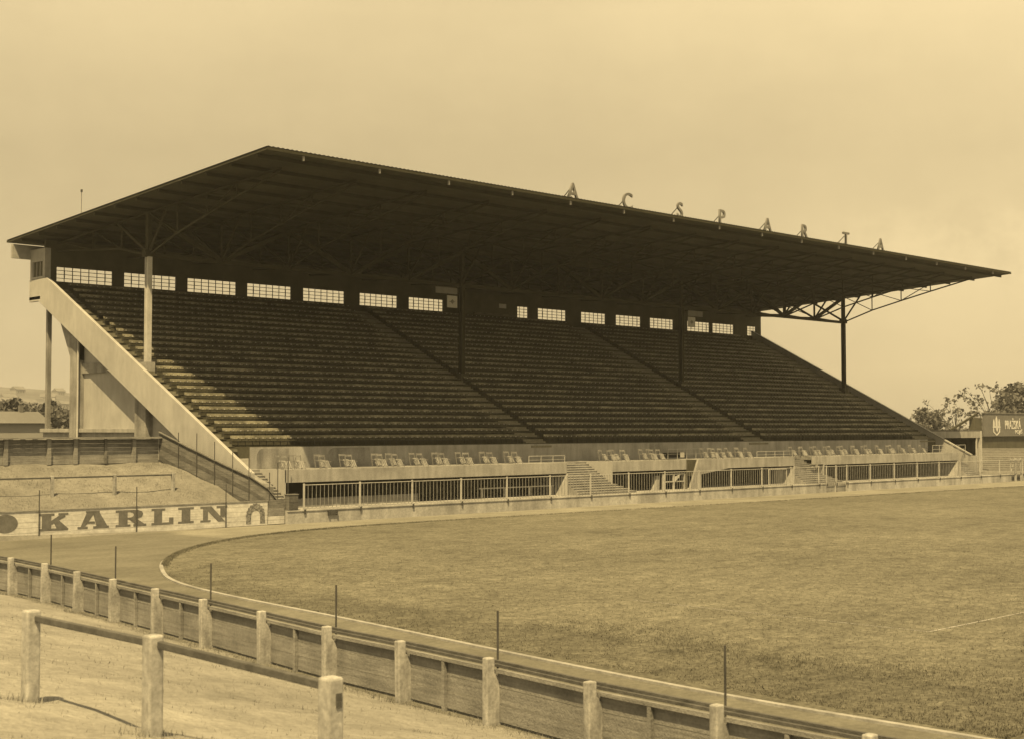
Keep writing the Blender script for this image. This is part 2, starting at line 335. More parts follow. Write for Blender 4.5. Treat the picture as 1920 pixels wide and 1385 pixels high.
for i in range(9000):
    k = random.randrange(3, 18); t = random.random(); a_ = FEN[k]; b_ = FEN[k+1]; x = a_[0]+(b_[0]-a_[0])*t-abs(random.gauss(.05, .22))+.12; y = a_[1]+(b_[1]-a_[1])*t
    blade(x, y, ground_z(x, y)-.02, random.uniform(.04, .15), random.uniform(.005, .011))
tag(tf.build('dry_grass', rough_gr), 'sparse dry grass on the embankments', 'grass', kind='stuff')
hl = MB()
for j, (rr, hh) in enumerate(((900, 0), (1150, 14), (1400, 40), (1600, 50), (2300, 52), (2900, 0))):
    for i in range(60):
        az = R(-40+i*2.2)
        hz = hh*(1+.05*math.sin(i*.9)+.05*math.sin(i*2.3+j))*(1-.93*sstep(22, 45, math.degrees(az)) )
        hl.v.append((rr*math.sin(az), rr*math.cos(az), hz if hh else -2))
for j in range(5):
    for i in range(59): hl.f.append((j*60+i, j*60+i+1, (j+1)*60+i+1, (j+1)*60+i))
tag(hl.build('hills', 'hill', smooth=True), kind='structure')

# ------------------------------------------------------------------ GRANDSTAND
G = thing('grandstand', 'long covered concrete grandstand with a huge dark flat roof on slender columns', 'grandstand')
XL, XR = 51.64, 149.27
SL = .514
YT = 76.8                          # terrace fascia plane
def bank_z(y): return 2.94+SL*(y-76.8)
ROWY = [81.3+k for k in range(25)]
def step_z(k): return 5.0+SL*k
AISL = [(52.0, 53.3), (81.9, 84.3), (112.3, 115.5), (145.4, 149.0)]
SECT = [(53.4, 81.8), (84.4, 112.2), (115.6, 145.2)]
# stepped bank
bk = MB(); prof = [(81.12, 4.2), (81.12, 4.95)]
z = 4.95
for k in range(25):
    prof += [(81.3+k, z)] if k == 0 else []
    z = step_z(k); prof += [(81.3+k, z), (82.3+k, z)]
prof += [(106.3, 17.7), (107.6, 17.7), (107.6, 17.0), (106.0, 16.9), (81.9, 4.2)]
bk.prism(prof, 'x', XL+.25, XR-.1)
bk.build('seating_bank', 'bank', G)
# aisle steps
for (a, b) in AISL:
    m = MB()
    for k in range(25):
        z = step_z(k); y = 81.3+k
        m.box(a, b, y-.34, y+.05, z-.34, z-.17); m.box(a, b, y-.0, y+.01, z-.1, z+.005); m.box(a, b, y+.35, y+1.0, z+.0, z+.17)
        m.box(a, b, y, y+.35, z+.004, z+.02)
    m.build('aisle_steps', 'aisle', G)
# parapets: raking concrete side beams
def par_z(y): return 3.34+SL*(y-76.8)
lb = MB(); lb.prism([(76.8, 3.34), (106.1, par_z(106.1)), (109.2, par_z(106.1)), (109.2, 16.6), (107.6, 16.6), (81.4, 3.15+.0), (76.8, 2.55)], 'x', XL, XL+.28)
lb.build('side_parapet', 'plaster', G, bevel=.02)
rb = MB(); rb.prism([(76.8, 3.13), (107.2, par_z(107.2)-.15), (107.2, 16.6), (81.4, 3.3), (76.8, 2.0)], 'x', XR, XR+.28)
rb.build('side_parapet', 'plaster', G, bevel=.02)
cp = MB(); cp.bar((XR+.14, 76.75, 3.19), (XR+.14, 107.2, par_z(107.2)-.09), .42, .12); cp.build('parapet_coping', 'concrete', G)
b2 = MB(); b2.box(XR-.02, XR+.5, 76.3, 77.1, .9, 3.12).build('parapet_end_pier', 'concrete', G, bevel=.02)
# left side wall under the bank, pillars and beam
sw = MB(); sw.prism([(93.1, 4.0), (102.0, 4.0), (102.0, 14.6), (93.1, 10.0)], 'x', 52.8, 53.0); sw.build('side_wall', 'plaster', G)
sw = MB(); sw.prism([(81.0, 1.0), (91.5, 1.0), (91.5, 9.2), (81.0, 3.9)], 'x', 52.9, 53.05); sw.build('side_wall', 'plaster_dim', G)
m = MB(); m.box(52.3, 53.5, 101.9, 103.3, 3.8, 13.6)
m.prism([(103.3, 11.6), (105.6, 15.4), (107.4, 16.9), (101.9, 14.4), (101.9, 11.6)], 'x', 52.4, 53.4); m.build('pillar', 'concrete_old', G, bevel=.02)
m = MB(); m.box(52.3, 53.3, 91.5, 93.1, 3.8, 9.4); m.build('pillar', 'concrete_old', G, bevel=.02)
m = MB(); m.box(52.62, 53.1, 93.1, 101.9, 10.55, 11.35); m.build('tie_beam', 'concrete_old', G, bevel=.02)
m = MB(); m.box(52.36, 53.2, 93.1, 108.5, 5.95, 6.25); m.box(52.6, 53.1, 93.1, 108.4, 3.8, 5.95); m.build('plinth', 'concrete', G, bevel=.02)
m = MB(); m.bar((52.9, 108.2, 3.8), (52.9, 108.2, 16.6), .34); m.build('post', 'concrete_old', G)
m = MB(); m.tube([(52.2, 101.75, 5.0), (52.2, 101.75, 13.3)], .07); m.build('drainpipe', 'pale_steel', G)
m = MB(); m.prism([(76.8, 2.0), (107.4, 16.4), (107.4, 16.8), (81, 3.8), (76.8, 2.4)], 'x', 52.0, 53.4); m.build('edge_beam', 'concrete_old', G)
# corridor box at the top left corner, with its small window
m = MB()
m.box(51.7, 52.2, 106.6, 107.0, 18.45, 20.9); m.box(51.7, 52.7, 108.8, 109.2, 18.45, 20.9); m.box(51.7, 51.9, 107.0, 108.8, 19.85, 20.9)
m.box(51.7, 52.0, 107.0, 108.8, 18.45, 18.62); m.build('end_wall', 'plaster_dim', G)
m = MB(); m.box(51.83, 51.87, 107.0, 108.8, 18.62, 19.85); w_ = m.build('window', 'back_wall', G)
m = MB()
for yy in (107.03, 107.6, 108.2, 108.77): m.box(51.77, 51.83, yy-.03, yy+.03, 18.62, 19.85)
m.build('frame', 'plaster_dim', w_)
# back wall with window openings
WIN = [(52.87, 57.98), (58.97, 64.06), (65.12, 70.25), (71.34, 76.3), (77.58, 82.57), (84.34, 89.22), (90.62, 95.38), (105.04, 107.83), (109.26, 113.9), (116.3, 120.6), (122.29, 126.92), (128.5, 133.08), (135.69, 140.3), (140.8, 145.38), (148.16, 150.2)]
zs, zt = 18.22, 19.5
bwl = MB(); bwl.box(XL+.3, 151.2, 107.0, 107.25, 17.6, zs); bwl.box(XL+.3, 151.2, 107.0, 107.25, zt, 21.6)
x = XL+.3
for (a, b) in WIN: bwl.box(x, a, 107.0, 107.25, zs, zt); x = b
bwl.box(x, 151.2, 107.0, 107.25, zs, zt)
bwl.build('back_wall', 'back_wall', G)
m = MB(); m.box(50.15, 151.6, 109.2, 109.5, 20.15, 21.3); m.build('rear_fascia', 'plaster_dim', G)
m = MB(); m.box(XL, 151.2, 107.25, 109.2, 16.75, 17.0); m.build('corridor_floor', 'concrete_old', G)
for (a, b) in WIN:
    n_ = max(3, round((b-a)/.73)); m = MB(); t = .03
    m.box(a, b, 107.02, 107.08, zs, zs+.05); m.box(a, b, 107.02, 107.08, zt-.05, zt)
    for i in range(n_+1):
        xx = a+(b-a)*i/n_; xx = min(max(xx, a+t), b-t); m.box(xx-t, xx+t, 107.03, 107.07, zs+.05, zt-.05)
    for i in (1, 2, 3):
        zz = zs+(zt-zs)*i/4; m.box(a, b, 107.035, 107.065, zz-t*.8, zz+t*.8)
    for xx in (a+(b-a)/n_, b-(b-a)/n_):            # tilting casement frames
        if b-a > 3: m.box(xx-.04, xx+.04, 107.0, 107.03, zs+(zt-zs)*.27, zs+(zt-zs)*.72)
    wdw = m.build('window', 'dark_steel', G)
    m = MB(); m.quad((a, 107.05, zs), (b, 107.05, zs), (b, 107.05, zt), (a, 107.05, zt)); m.build('pane', 'glass', wdw)
# commentator cabin hung in front of the wall
cb = MB(); cb.box(96.9, 104.7, 105.6, 106.9, 17.9, 20.3); c_ = cb.build('cabin', 'back_wall', G)
m = MB(); m.box(101.95, 103.0, 105.57, 105.6, 18.95, 19.4); m.build('window', 'sign_pale', c_)
m = MB(); m.box(98.2, 104.2, 105.3, 105.6, 18.1, 18.3); m.build('ledge', 'seat', c_)

# ---- roof
def rz(y): return 23.85-.0635*(y-73.1)      # underside of the roof
RX0, RX1, RY0, RY1 = 50.1, 152.2, 73.1, 110.2
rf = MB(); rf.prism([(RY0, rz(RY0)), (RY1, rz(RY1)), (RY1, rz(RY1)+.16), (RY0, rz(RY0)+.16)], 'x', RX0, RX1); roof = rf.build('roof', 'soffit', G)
cr = MB(); n_ = int((RX1-RX0)/.18)         # corrugated sheets on top
for i in range(n_+1):
    x = RX0-.06+(RX1-RX0+.12)*i/n_; zz = .19+(.055 if i % 2 else 0)
    for y in (RY0-.12, RY1+.1): cr.v.append((x, y, rz(y)+zz))
for i in range(n_): cr.f.append((2*i, 2*i+1, 2*i+3, 2*i+2))
cr.build('corrugated_sheet', 'roof_sheet', roof)
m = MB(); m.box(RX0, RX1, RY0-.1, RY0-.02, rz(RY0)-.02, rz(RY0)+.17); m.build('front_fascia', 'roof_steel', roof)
FR = [53+6.3267*k for k in range(16)]
for i, y in enumerate([74.2+3.05*k for k in range(12)]):
    m = MB(); m.bar((RX0+.1, y, rz(y)-.13), (RX1-.1-(.5 if i else 0), y, rz(y)-.13), .13, .24); m.build('purlin', 'roof_steel', roof)
for xf in FR:
    m = MB(); m.box(xf-.06, xf+.06, RY0-.03, RY0+.10, rz(RY0)-.34, rz(RY0)-.03); m.build('bracket', 'bar_steel', roof)
YC = 92.5
# cantilever trusses, one per frame
LOW = [(92.5, 19.12), (88.5, 20.38), (84.6, 21.28), (80.8, 22.12), (75.6, 23.22)]
BCK = [(92.5, 19.12), (96.55, 19.95), (101.0, 20.3), (107.0, 20.75)]
def top(y): return rz(y)-.30
def tr_mesh():
    m = MB()
    for P, w in ((LOW, .13), (BCK, .12)):
        for a, b in zip(P, P[1:]): m.bar((0, a[0], a[1]), (0, b[0], b[1]), w)
    m.bar((0, 75.6, top(75.6)), (0, 107, top(107)), .13)
    for (y, z) in LOW[1:4]: m.bar((0, y, z), (0, y, top(y)), .09)
    m.bar((0, 84.6, 21.28), (0, 88.5, top(88.5)), .08); m.bar((0, 80.8, 22.12), (0, 84.6, top(84.6)), .08); m.bar((0, 84.6, 21.28), (0, 80.8, top(80.8)), .08)
    m.bar((0, 88.5, 20.38), (0, YC, top(YC)), .08)
    m.bar((0, YC, 19.2), (0, 89.9, top(89.9)), .15); m.bar((0, YC, 19.3), (0, 97.2, top(97.2)), .2)
    for (y, z) in BCK[1:3]: m.bar((0, y, z), (0, y, top(y)), .09)
    m.bar((0, 96.55, 19.95), (0, 101.0, top(101)), .08); m.bar((0, 101, 20.3), (0, 106.6, top(106.6)), .08)
    return m
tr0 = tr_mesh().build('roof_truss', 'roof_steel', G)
for i, xf in enumerate(FR):
    o = tr0 if i == 0 else tr0.copy()
    if i: COL.objects.link(o)
    o.location = (xf, 0, 0)
# longitudinal girder along the column line
m = MB(); m.bar((FR[0], YC, 19.12), (FR[-1], YC, 19.12), .24, .30); m.bar((FR[0], YC, rz(YC)-.42), (FR[-1], YC, rz(YC)-.42), .24, .26)
for k in range(16):
    x = FR[k]
    if k % 5 == 0: continue
    m.bar((x, YC, 19.2), (x, YC, rz(YC)-.5), .16)
for k in range(5*3):
    a, b = FR[k], FR[k+1]; up_ = (k % 5) % 2 == 0
    ph = k % 5
    if ph in (0, 2, 4): m.bar((a, YC, rz(YC)-.5) if ph != 4 else (a, YC, 19.2), (b, YC, 19.2) if ph != 4 else (b, YC, rz(YC)-.5), .3)
    else: m.bar((a, YC, 19.2), (b, YC, rz(YC)-.5), .3)
    m.box(b-.5, b+.5, YC-.14, YC+.14, 19.0, 19.45) if (k+1) % 5 else None
m.build('girder', 'roof_steel', G)
for k in (0, 5, 10, 15):
    m = MB(); x = FR[k]; z0 = bank_z(YC)-.8
    m.box(x-.09, x+.09, YC-.22, YC+.22, z0, 19.05)                # web
    m.box(x-.19, x-.09, YC-.22, YC-.17, z0, 19.3); m.box(x+.09, x+.19, YC-.22, YC-.17, z0, 19.3)
    m.box(x-.19, x-.09, YC+.17, YC+.22, z0, 19.3); m.box(x+.09, x+.19, YC+.17, YC+.22, z0, 19.3)
    c_ = m.build('column', 'pale_steel' if k in (0,) else 'roof_steel', G)  # sunlit column pale, shade painted into the colour of the others
    m = MB(); m.bar((x, YC, 19.45), (x, YC, rz(YC)-.3), .36); m.build('column_head', 'roof_steel', c_)
    m = MB(); m.box(x-.4, x+.4, YC-.4, YC+.4, z0, bank_z(YC)+.15); m.build('column_base', 'concrete' if k == 0 else 'under_wall', c_)  # same split: shade painted into the darker bases
    m = MB(); m.box(x-.4, x+.4, YC-.3, YC+.3, 19.0, 19.5); m.build('gusset', 'roof_steel', c_)
# little round lamp and sliver boards are left out; rods below roof

# ---- terrace in front of the bank
def trn(x): return x
zt_, zf = 3.45, 2.62                 # terrace top, fascia bottom
SEG = [(54.3, 81.75), (87.26, 97.14), (98.9, 113.9), (119.02, 146.36)]
for si, (a, b) in enumerate(SEG):
    m = MB(); m.box(a, b, YT, YT+.2, zf, zt_+.05)
    if si == 2: m.prism([(97.65, .9), (99.3, .9), (99.3, 2.15), (103.4, zf+.003), (98.905, zf+.003), (98.905, zt_+.05), (98.895, zt_+.05)], 'y', YT+.003, YT+.2)
    if si == 2: pass
    m.build('terrace_fascia', 'concrete', G, bevel=.012)
    m = MB(); m.box(a+.02, b-.02, YT+.2, 81.0, 3.1, zt_); m.build('terrace_floor', 'concrete_old', G)
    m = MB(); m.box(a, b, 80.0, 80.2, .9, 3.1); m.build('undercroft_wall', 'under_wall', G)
for (a, b) in ((81.75, 87.26), (113.9, 119.02), (146.36, 149.25), (51.95, 54.3)):
    m = MB(); m.box(a+.02, b-.02, 79.6, 81.0, 3.1, zt_+.002); m.build('terrace_floor', 'concrete_old', G)
# terrace back wall (left and right parts plastered)
m = MB(); m.box(54.4, 98.87, 81.0, 81.18, zt_, 4.96) ; m.box(102.4, 147.2, 81.0, 81.18, zt_, 4.96); m.box(98.87, 102.4, 81.0, 81.18, 4.02, 4.96); m.box(98.87, 102.4, 81.18, 82, 2.9, zt_+.1)
m.build('terrace_back_wall', 'concrete', G)
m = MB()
for x0, x1, r_ in ((54.9, 57.6, .55), (61.0, 64.9, .6)):  # thin darker panels with a rounded upper left corner
    m = MB(); m.prism([(x0, zt_+.02)]+[(x0+r_*(1-math.cos(R(t))), 4.86-r_*(1-math.sin(R(t)))) for t in range(0, 91, 15)]+[(x1, 4.86), (x1, zt_+.02)], 'y', 80.99, 81.0-.002); m.build('dark_rounded_panel', 'concrete_old', G)
m = MB(); m.box(98.95, 102.3, 81.6, 81.7, zt_, 4.02); m.build('doorway', 'dark_steel', G)
# stairs
def stairs(x0, x1, xe=None, n_=14, y0=75.6, z0=.9, top_=3.45, name='stairs'):
    m = MB(); rise = (top_-z0)/n_; tread = .31
    for i in range(n_):
        xr = x1 if (xe is None or i > 3) else x1+(xe-x1)*(1-i/4.0)
        y = y0+i*tread
        m.box(x0, xr, y, y0+n_*tread, z0+i*rise, z0+(i+1)*rise-.045)
        m.box(x0-.0, xr, y-.04, y0+n_*tread, z0+(i+1)*rise-.045, z0+(i+1)*rise)
    return m.build(name, 'concrete', G)
stairs(81.95, 87.1, 88.9); stairs(113.95, 118.8, 120.4); stairs(146.4, 148.9); stairs(51.95, 54.2)
# cheek walls
def cheek(x, y0, y1, lo0, lo1, m_='concrete', w=.14):
    m = MB(); m.prism([(y0, .9), (y1, .9), (y1, lo1), (y0, lo0)], 'x', x-w/2, x+w/2); return m.build('cheek_wall', m_, G)
m = MB(); m.prism([(YT, .9), (81.0, .9), (81.0, zt_), (YT, zt_+.05)], 'x', 54.24, 54.38); m.build('cheek_wall', 'plaster', G)
m = MB(); m.hexa([(81.1, YT-.6, .9), (81.25, YT-.6, .9), (81.25, 80, .9), (81.1, 80, .9)], [(81.72, YT+.005, zf), (81.87, YT+.005, zf), (81.87, 80, zf), (81.72, 80, zf)]); m.build('cheek_wall', 'concrete', G)
m = MB(); m.box(87.14, 87.28, YT-.02, 80.9, .9, zt_+.04); m.build('cheek_wall', 'plaster', G)
m = MB(); m.hexa([(112.9, YT-.5, .9), (113.05, YT-.5, .9), (113.05, 80, .9), (112.9, 80, .9)], [(113.78, YT+.005, zf), (113.92, YT+.005, zf), (113.92, 80, zf), (113.78, 80, zf)]); m.build('cheek_wall', 'concrete', G)
m = MB(); m.box(117.1, 118.86, YT-.12, YT+.2, 2.7, zt_+.02); m.box(118.7, 118.9, YT-.12, 80, .9, 2.7); m.build('cheek_wall', 'concrete', G)
m = MB(); m.hexa([(145.1, YT-.5, .9), (145.25, YT-.5, .9), (145.25, 80, .9), (145.1, 80, .9)], [(146.3, YT+.005, zf), (146.42, YT+.005, zf), (146.42, 80, zf), (146.3, 80, zf)]); m.build('cheek_wall', 'concrete', G)
# tunnel between two terrace parts
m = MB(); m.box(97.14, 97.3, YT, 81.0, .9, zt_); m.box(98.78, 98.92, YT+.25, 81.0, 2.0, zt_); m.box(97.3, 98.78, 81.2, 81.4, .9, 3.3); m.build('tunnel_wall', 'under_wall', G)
m = MB(); m.box(97.14, 98.9, 80.98, 81.17, 3.3, 4.9); m.build('tunnel_lintel', 'concrete_old', G)
# path behind the pitch wall and its low inner ledge
m = MB(); m.box(53.4, 152, 75.32, 80, .70, .9); m.build('walkway', 'concrete_wall', G)
m = MB(); m.box(55.2, 66.5, 77.4, 77.8, .9, 1.5); m.build('bench_block', 'concrete_old', G)

# ---- bench rows: individual seats for the nearest rows, one mesh per row for the others
def seat_mesh(m, x, w=.52, fold=False):
    pass
seat_me = None
def row_parts(root, n_, pitch, fine):
    global seat_me
    W_ = n_*pitch
    if fine:
        st = 0
        if seat_me is None:
            m = MB(); m.box(-.26, .26, .04, .40, .42, .455); m.box(-.26, .26, .0, .04, .40, .46)
            s0 = m.build('seat', 'seat', root); seat_me = s0.data; s0.location = (pitch*.5, 0, 0); st = 1
        for i in range(st, n_):
            o = bpy.data.objects.new('seat', seat_me); COL.objects.link(o); o.parent = root; o.location = (pitch*(i+.5), 0, 0)
    else:
        m = MB()
        for i in range(n_):
            x = pitch*(i+.5); m.box(x-.26, x+.26, .0, .40, .42, .455)
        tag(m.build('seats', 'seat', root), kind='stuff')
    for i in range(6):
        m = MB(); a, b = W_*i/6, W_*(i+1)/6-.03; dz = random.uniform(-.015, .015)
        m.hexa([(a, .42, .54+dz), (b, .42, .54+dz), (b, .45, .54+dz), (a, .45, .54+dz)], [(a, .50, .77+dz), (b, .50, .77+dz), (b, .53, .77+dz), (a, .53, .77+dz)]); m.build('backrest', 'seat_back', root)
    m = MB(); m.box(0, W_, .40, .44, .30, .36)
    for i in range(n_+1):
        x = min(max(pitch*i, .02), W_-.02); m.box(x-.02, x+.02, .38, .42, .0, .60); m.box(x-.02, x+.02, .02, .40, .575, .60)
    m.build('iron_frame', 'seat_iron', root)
    m = MB()
    for i in range(n_+1):
        x = pitch*i; m.box(x-.04, x+.04, -.03, .03, .56, .63)
    tag(m.build('arm_tips', 'knob', root), kind='stuff')
SN = ['left-hand block beside the pale side beam', 'middle block between the two stair aisles', 'right-hand block before the far parapet']
for s, (a, b) in enumerate(SECT):
    for k in range(25):
        n_ = 48 if s != 1 else 47; pitch = (b-a)/n_
        fine = (s == 0 and k < 6)
        root = thing('seat_row', ('%s row of flip seats up from the terrace, ' % ORD[k])+SN[s], 'seat row', (a, 81.3+k+.22, step_z(k)), 0, 'rows of seats on the stand')
        row_parts(root, n_, pitch, fine)

# ---- front wall of the walkway with gate gaps
wl = thing('pitch_wall', 'low stained concrete wall between cinder track and grandstand walkway', 'wall')
def wallseg(a, b):
    m = MB(); m.box(a, b, 75.05, 75.32, -.05, .80); m.box(a, b, 75.0, 75.40, .80, .89)
    m.build('wall_section', 'concrete_wall', wl, bevel=.012)
cuts = [53.25, 59.3, 68.6, 77.95, 87.3, 96.75, 106.1, 116.7]
for a, b in zip(cuts, cuts[1:]): wallseg(a, b-.02)
cuts = [120.5, 130.2, 139.5, 148.85, 155.7]
for a, b in zip(cuts, cuts[1:]): wallseg(a, b-.02)
wallseg(158.6, 170)
m = MB(); m.box(116.72, 120.48, 75.30, 75.40, 0, .72); m.build('recessed_panel', 'concrete_old', wl)
m = MB(); m.box(118.5, 118.62, 75.2, 75.3, -.05, .9); m.build('gate_stop', 'fence_steel', wl)
m = MB(); m.box(155.72, 158.58, 75.4, 75.5, 0, .8); m.build('recessed_panel', 'wood_dark', wl)

# ---- barred fence on the wall
bf = thing('barred_fence', 'light steel fence of thin vertical bars standing on the low pitch wall', 'fence')
PX = [54.64+4.678*k for k in range(22)]
PX2 = [x for x in PX if not 116.6 < x < 118.4]
def post(x, h=2.62):
    m = MB(); m.bar((x, 75.12, .86), (x, 75.12, h), .10); p = m.build('post', 'fence_steel', bf)
    m = MB(); m.box(x-.07, x+.07, 74.96, 75.0, .62, .92); m.build('foot_bracket', 'dark_steel', p)
ALLP = sorted(PX2+[116.8, 118.5, 120.45, 158.7, 163.2])
ALLP = [x for x in ALLP if not 119 < x < 120.2]
for x in ALLP: post(x)
for a, b in zip(ALLP, ALLP[1:]):
    m = MB(); n_ = max(4, round((b-a)/.33))
    for i in range(1, n_): x = a+(b-a)*i/n_; m.box(x-.014, x+.014, 75.106, 75.134, 1.0, 2.5)
    m.box(a, b, 75.10, 75.14, .97, 1.0); m.build('bar_panel', 'bar_steel', bf)
m = MB(); m.box(54.64, 163.2, 75.095, 75.145, 2.5, 2.55); m.build('top_rail', 'fence_steel', bf)
# small things on the walkway
def frame_gate(x0, x1, y, z0, z1, label):
    t = thing('gate', label, 'gate', ((x0+x1)/2, y, z0)); w = (x1-x0)/2; h = z1-z0
    m = MB(); m.bar((-w, 0, 0), (-w, 0, h), .09); m.bar((w, 0, 0), (w, 0, h), .09); m.bar((-w, 0, h-.04), (w, 0, h-.04), .08); m.bar((-w, 0, .1), (w, 0, .1), .08); m.build('frame', 'fence_steel', t)
    m = MB()
    for i in range(1, 10): x = -w+2*w*i/10; m.bar((x, 0, .1), (x, 0, h-.06), .03)
    m.build('bars', 'bar_steel', t); return t
frame_gate(108.3, 111.2, 75.9, .9, 2.45, 'pale framed steel gate behind the fence, left of the second staircase')
def trestle(x0, x1, y, z0, h, label):
    t = thing('trestle', label, 'trestle', ((x0+x1)/2, y, z0)); w = (x1-x0)/2
    m = MB(); m.bar((-w, 0, h), (w, 0, h), .09); m.build('rail', 'fence_steel', t)
    for x in (-w+.3, -w*.33, w*.33, w-.3): m = MB(); m.bar((x, 0, 0), (x, 0, h), .12); m.build('leg', 'fence_steel', t)
trestle(72.8, 81.0, 77.6, .9, .75, 'low railing standing in the dark bay left of the first staircase')
t = thing('trolley', 'pale box-shaped trestle frame behind the bars beside the tunnel', 'frame', (95.6, 77.2, .9))
m = MB()
for x in (-1.5, 0, 1.5): m.bar((x, -.2, 0), (x, -.2, 1.35), .13)
m.bar((-1.5, -.2, 1.35), (1.5, -.2, 1.35), .09); m.bar((-1.5, -.2, .7), (1.5, -.2, .7), .09); m.build('frame', 'fence_steel', t)
m = MB(); m.prism([(-2.6, 0), (-1.9, 0), (-1.8, 1.25), (-2.2, 1.25)], 'y', -.1, .3); m.build('slanting_panel', 'concrete', t)
m = MB(); m.prism([(.1, .7), (.7, 1.1), (.8, 1.3), (.1, 1.1)], 'y', -.3, -.22); m.build('draped_cloth', 'pale_steel', t)
t = thing('gate_box', 'squat dark wooden box at the left end of the pitch wall', 'box', (53.72, 75.2, .9))
m = MB(); m.box(-.38, .38, -.2, .25, 0, 1.0); m.box(-.42, .42, -.24, .29, 1.0, 1.06); m.build('body', 'wood_dark', t, bevel=.01)
m = MB(); m.box(-.34, .34, -.225, -.2, .1, .46); m.box(-.34, .34, -.225, -.2, .52, .92); m.build('panel', 'near_rail', t)
t = thing('mailbox', 'small dark fitting fixed low on the pitch wall near its left end', 'wall box', (56.9, 74.98, .45))
m = MB(); m.box(-.3, .3, -.05, .06, .05, .3); m.box(-.38, -.3, -.09, .06, 0, .34); m.box(.3, .38, -.09, .06, 0, .34); m.build('body', 'dark_steel', t)

# ---- low pipe railings on the terrace
def pipe_rail(x0, x1, y, label, z0=3.45, h=.62):
    t = thing('pipe_railing', label, 'railing', (x0, y, z0)); w = x1-x0; n_ = max(2, round(w/1.4))
    for i in range(n_+1):
        m = MB(); m.bar((w*i/n_, 0, 0), (w*i/n_, 0, h), .04); m.build('post', 'fence_steel', t)
    m = MB(); m.bar((0, 0, h), (w, 0, h), .045); m.build('rail', 'fence_steel', t); m = MB(); m.bar((0, 0, h*.5), (w, 0, h*.5), .03); m.build('rail', 'fence_steel', t)
pipe_rail(77.6, 81.7, 77.0, 'low pipe railing left of the first staircase on the terrace edge')
pipe_rail(108.0, 113.8, 77.0, 'low pipe railing left of the second staircase on the terrace edge')
pipe_rail(141.5, 149.0, 77.3, 'pipe railing at the far right end of the terrace', h=.9)
pipe_rail(99.0, 104.5, 80.4, 'pipe railing above the dark doorway at the back of the terrace', h=.9)

# ---- terrace chairs
def chair():
    t = thing('slatted_chair', 'x', 'chair')
    for s in range(4):
        x = -.21+s*.14; m = MB(); m.bar((x, .30, .60), (x, .0, .12), .085, .025); m.build('seat_slat', 'chair', t)
    m = MB(); m.bar((-.27, .70, .90), (.27, .70, .90), .03, .13); m.build('backrest', 'chair', t)
    for s in (-1, 1):
        m = MB(); m.bar((s*.27, .50, 0), (s*.27, .72, .98), .045); m.bar((s*.27, -.02, .50), (s*.27, .56, .56), .04); m.build('side_frame', 'chair_dim', t)
        m = MB(); m.bar((s*.24, -.14, 0), (s*.24, .2, .36), .05); m.build('leg', 'chair_dim', t)
    return t
c0 = chair()
CHF = [54.85, 55.94, 58.14, 60.37, 63.15, 64.69, 66.98, 69.13, 71.51, 74.08, 76.74, 88.0, 89.6, 93.4, 94.4, 102.2, 103.2, 105.9, 107.3, 116.3, 118.34, 120.7, 123.1, 125.8, 127.85, 130.6, 132.7, 135.3, 137.4, 139.7]
first = True
def place(x, y, rz_, label, grp):
    global first
    o = c0 if first else tree_copy(c0); first = False
    o.location = (x, y, 3.45); o.rotation_euler = (0, 0, rz_); tag(o, label, group=grp)
for i, x in enumerate(CHF):
    w = 'over first dark bay' if x < 82 else 'right of first staircase' if x < 98 else 'right of the tunnel' if x < 114 else 'right of second staircase'
    blk = [c for c in CHF if (c < 82) == (x < 82) and (c < 98) == (x < 98) and (c < 114) == (x < 114)]; j = blk.index(x)
    place(x, 77.15, R(random.uniform(-8, 8)), 'pale slatted chair, %s from left at terrace edge, %s' % (ORD[j], w), 'slatted chairs on the front terrace')
    # the chair behind it
    place(x+.95+random.uniform(-.1, .15), 79.0, R(random.uniform(-10, 10)), 'slatted chair, %s from left in the rear line, %s' % (ORD[j], w), 'slatted chairs behind the front line')

# ---- hanging signs in the stand
def sign(x0, x1, z0, z1, m_, label, mark=False, y=92.0):
    t = thing('hanging_sign', label, 'sign', ((x0+x1)/2, y, z0)); w = (x1-x0)/2; h = z1-z0
    m = MB(); m.box(-w, w, -.03, .03, 0, h); m.build('board', m_, t)
    m = MB(); m.box(-w+.05, -w+.09, -.02, .02, h, h+.3); m.box(w-.09, w-.05, -.02, .02, h, h+.3); m.build('hanger', 'roof_steel', t)
    if mark:
        m = MB(); m.prism([(0, .3*h), (w*.4, .5*h), (0, .72*h), (-w*.4, .5*h)], 'y', -.036, -.031); m.prism([(-w*.6, .46*h), (w*.6, .49*h), (w*.6, .52*h), (-w*.6, .52*h)], 'y', -.040, -.0365); m.build('emblem', 'chair_dim', t)
    return t
sign(81.05, 83.6, 18.2, 18.75, 'sign_dull', 'wide dull board hanging above the left emblem sign under the roof')
sign(82.4, 83.6, 16.98, 18.05, 'sign_pale', 'small pale square emblem sign hanging near the second column', True)
sign(116.8, 119.3, 18.15, 18.75, 'sign_dull', 'wide dull board hanging above the right emblem sign under the roof')
sign(116.8, 118.0, 16.98, 18.05, 'sign_pale', 'small pale square emblem sign hanging near the third column', True)

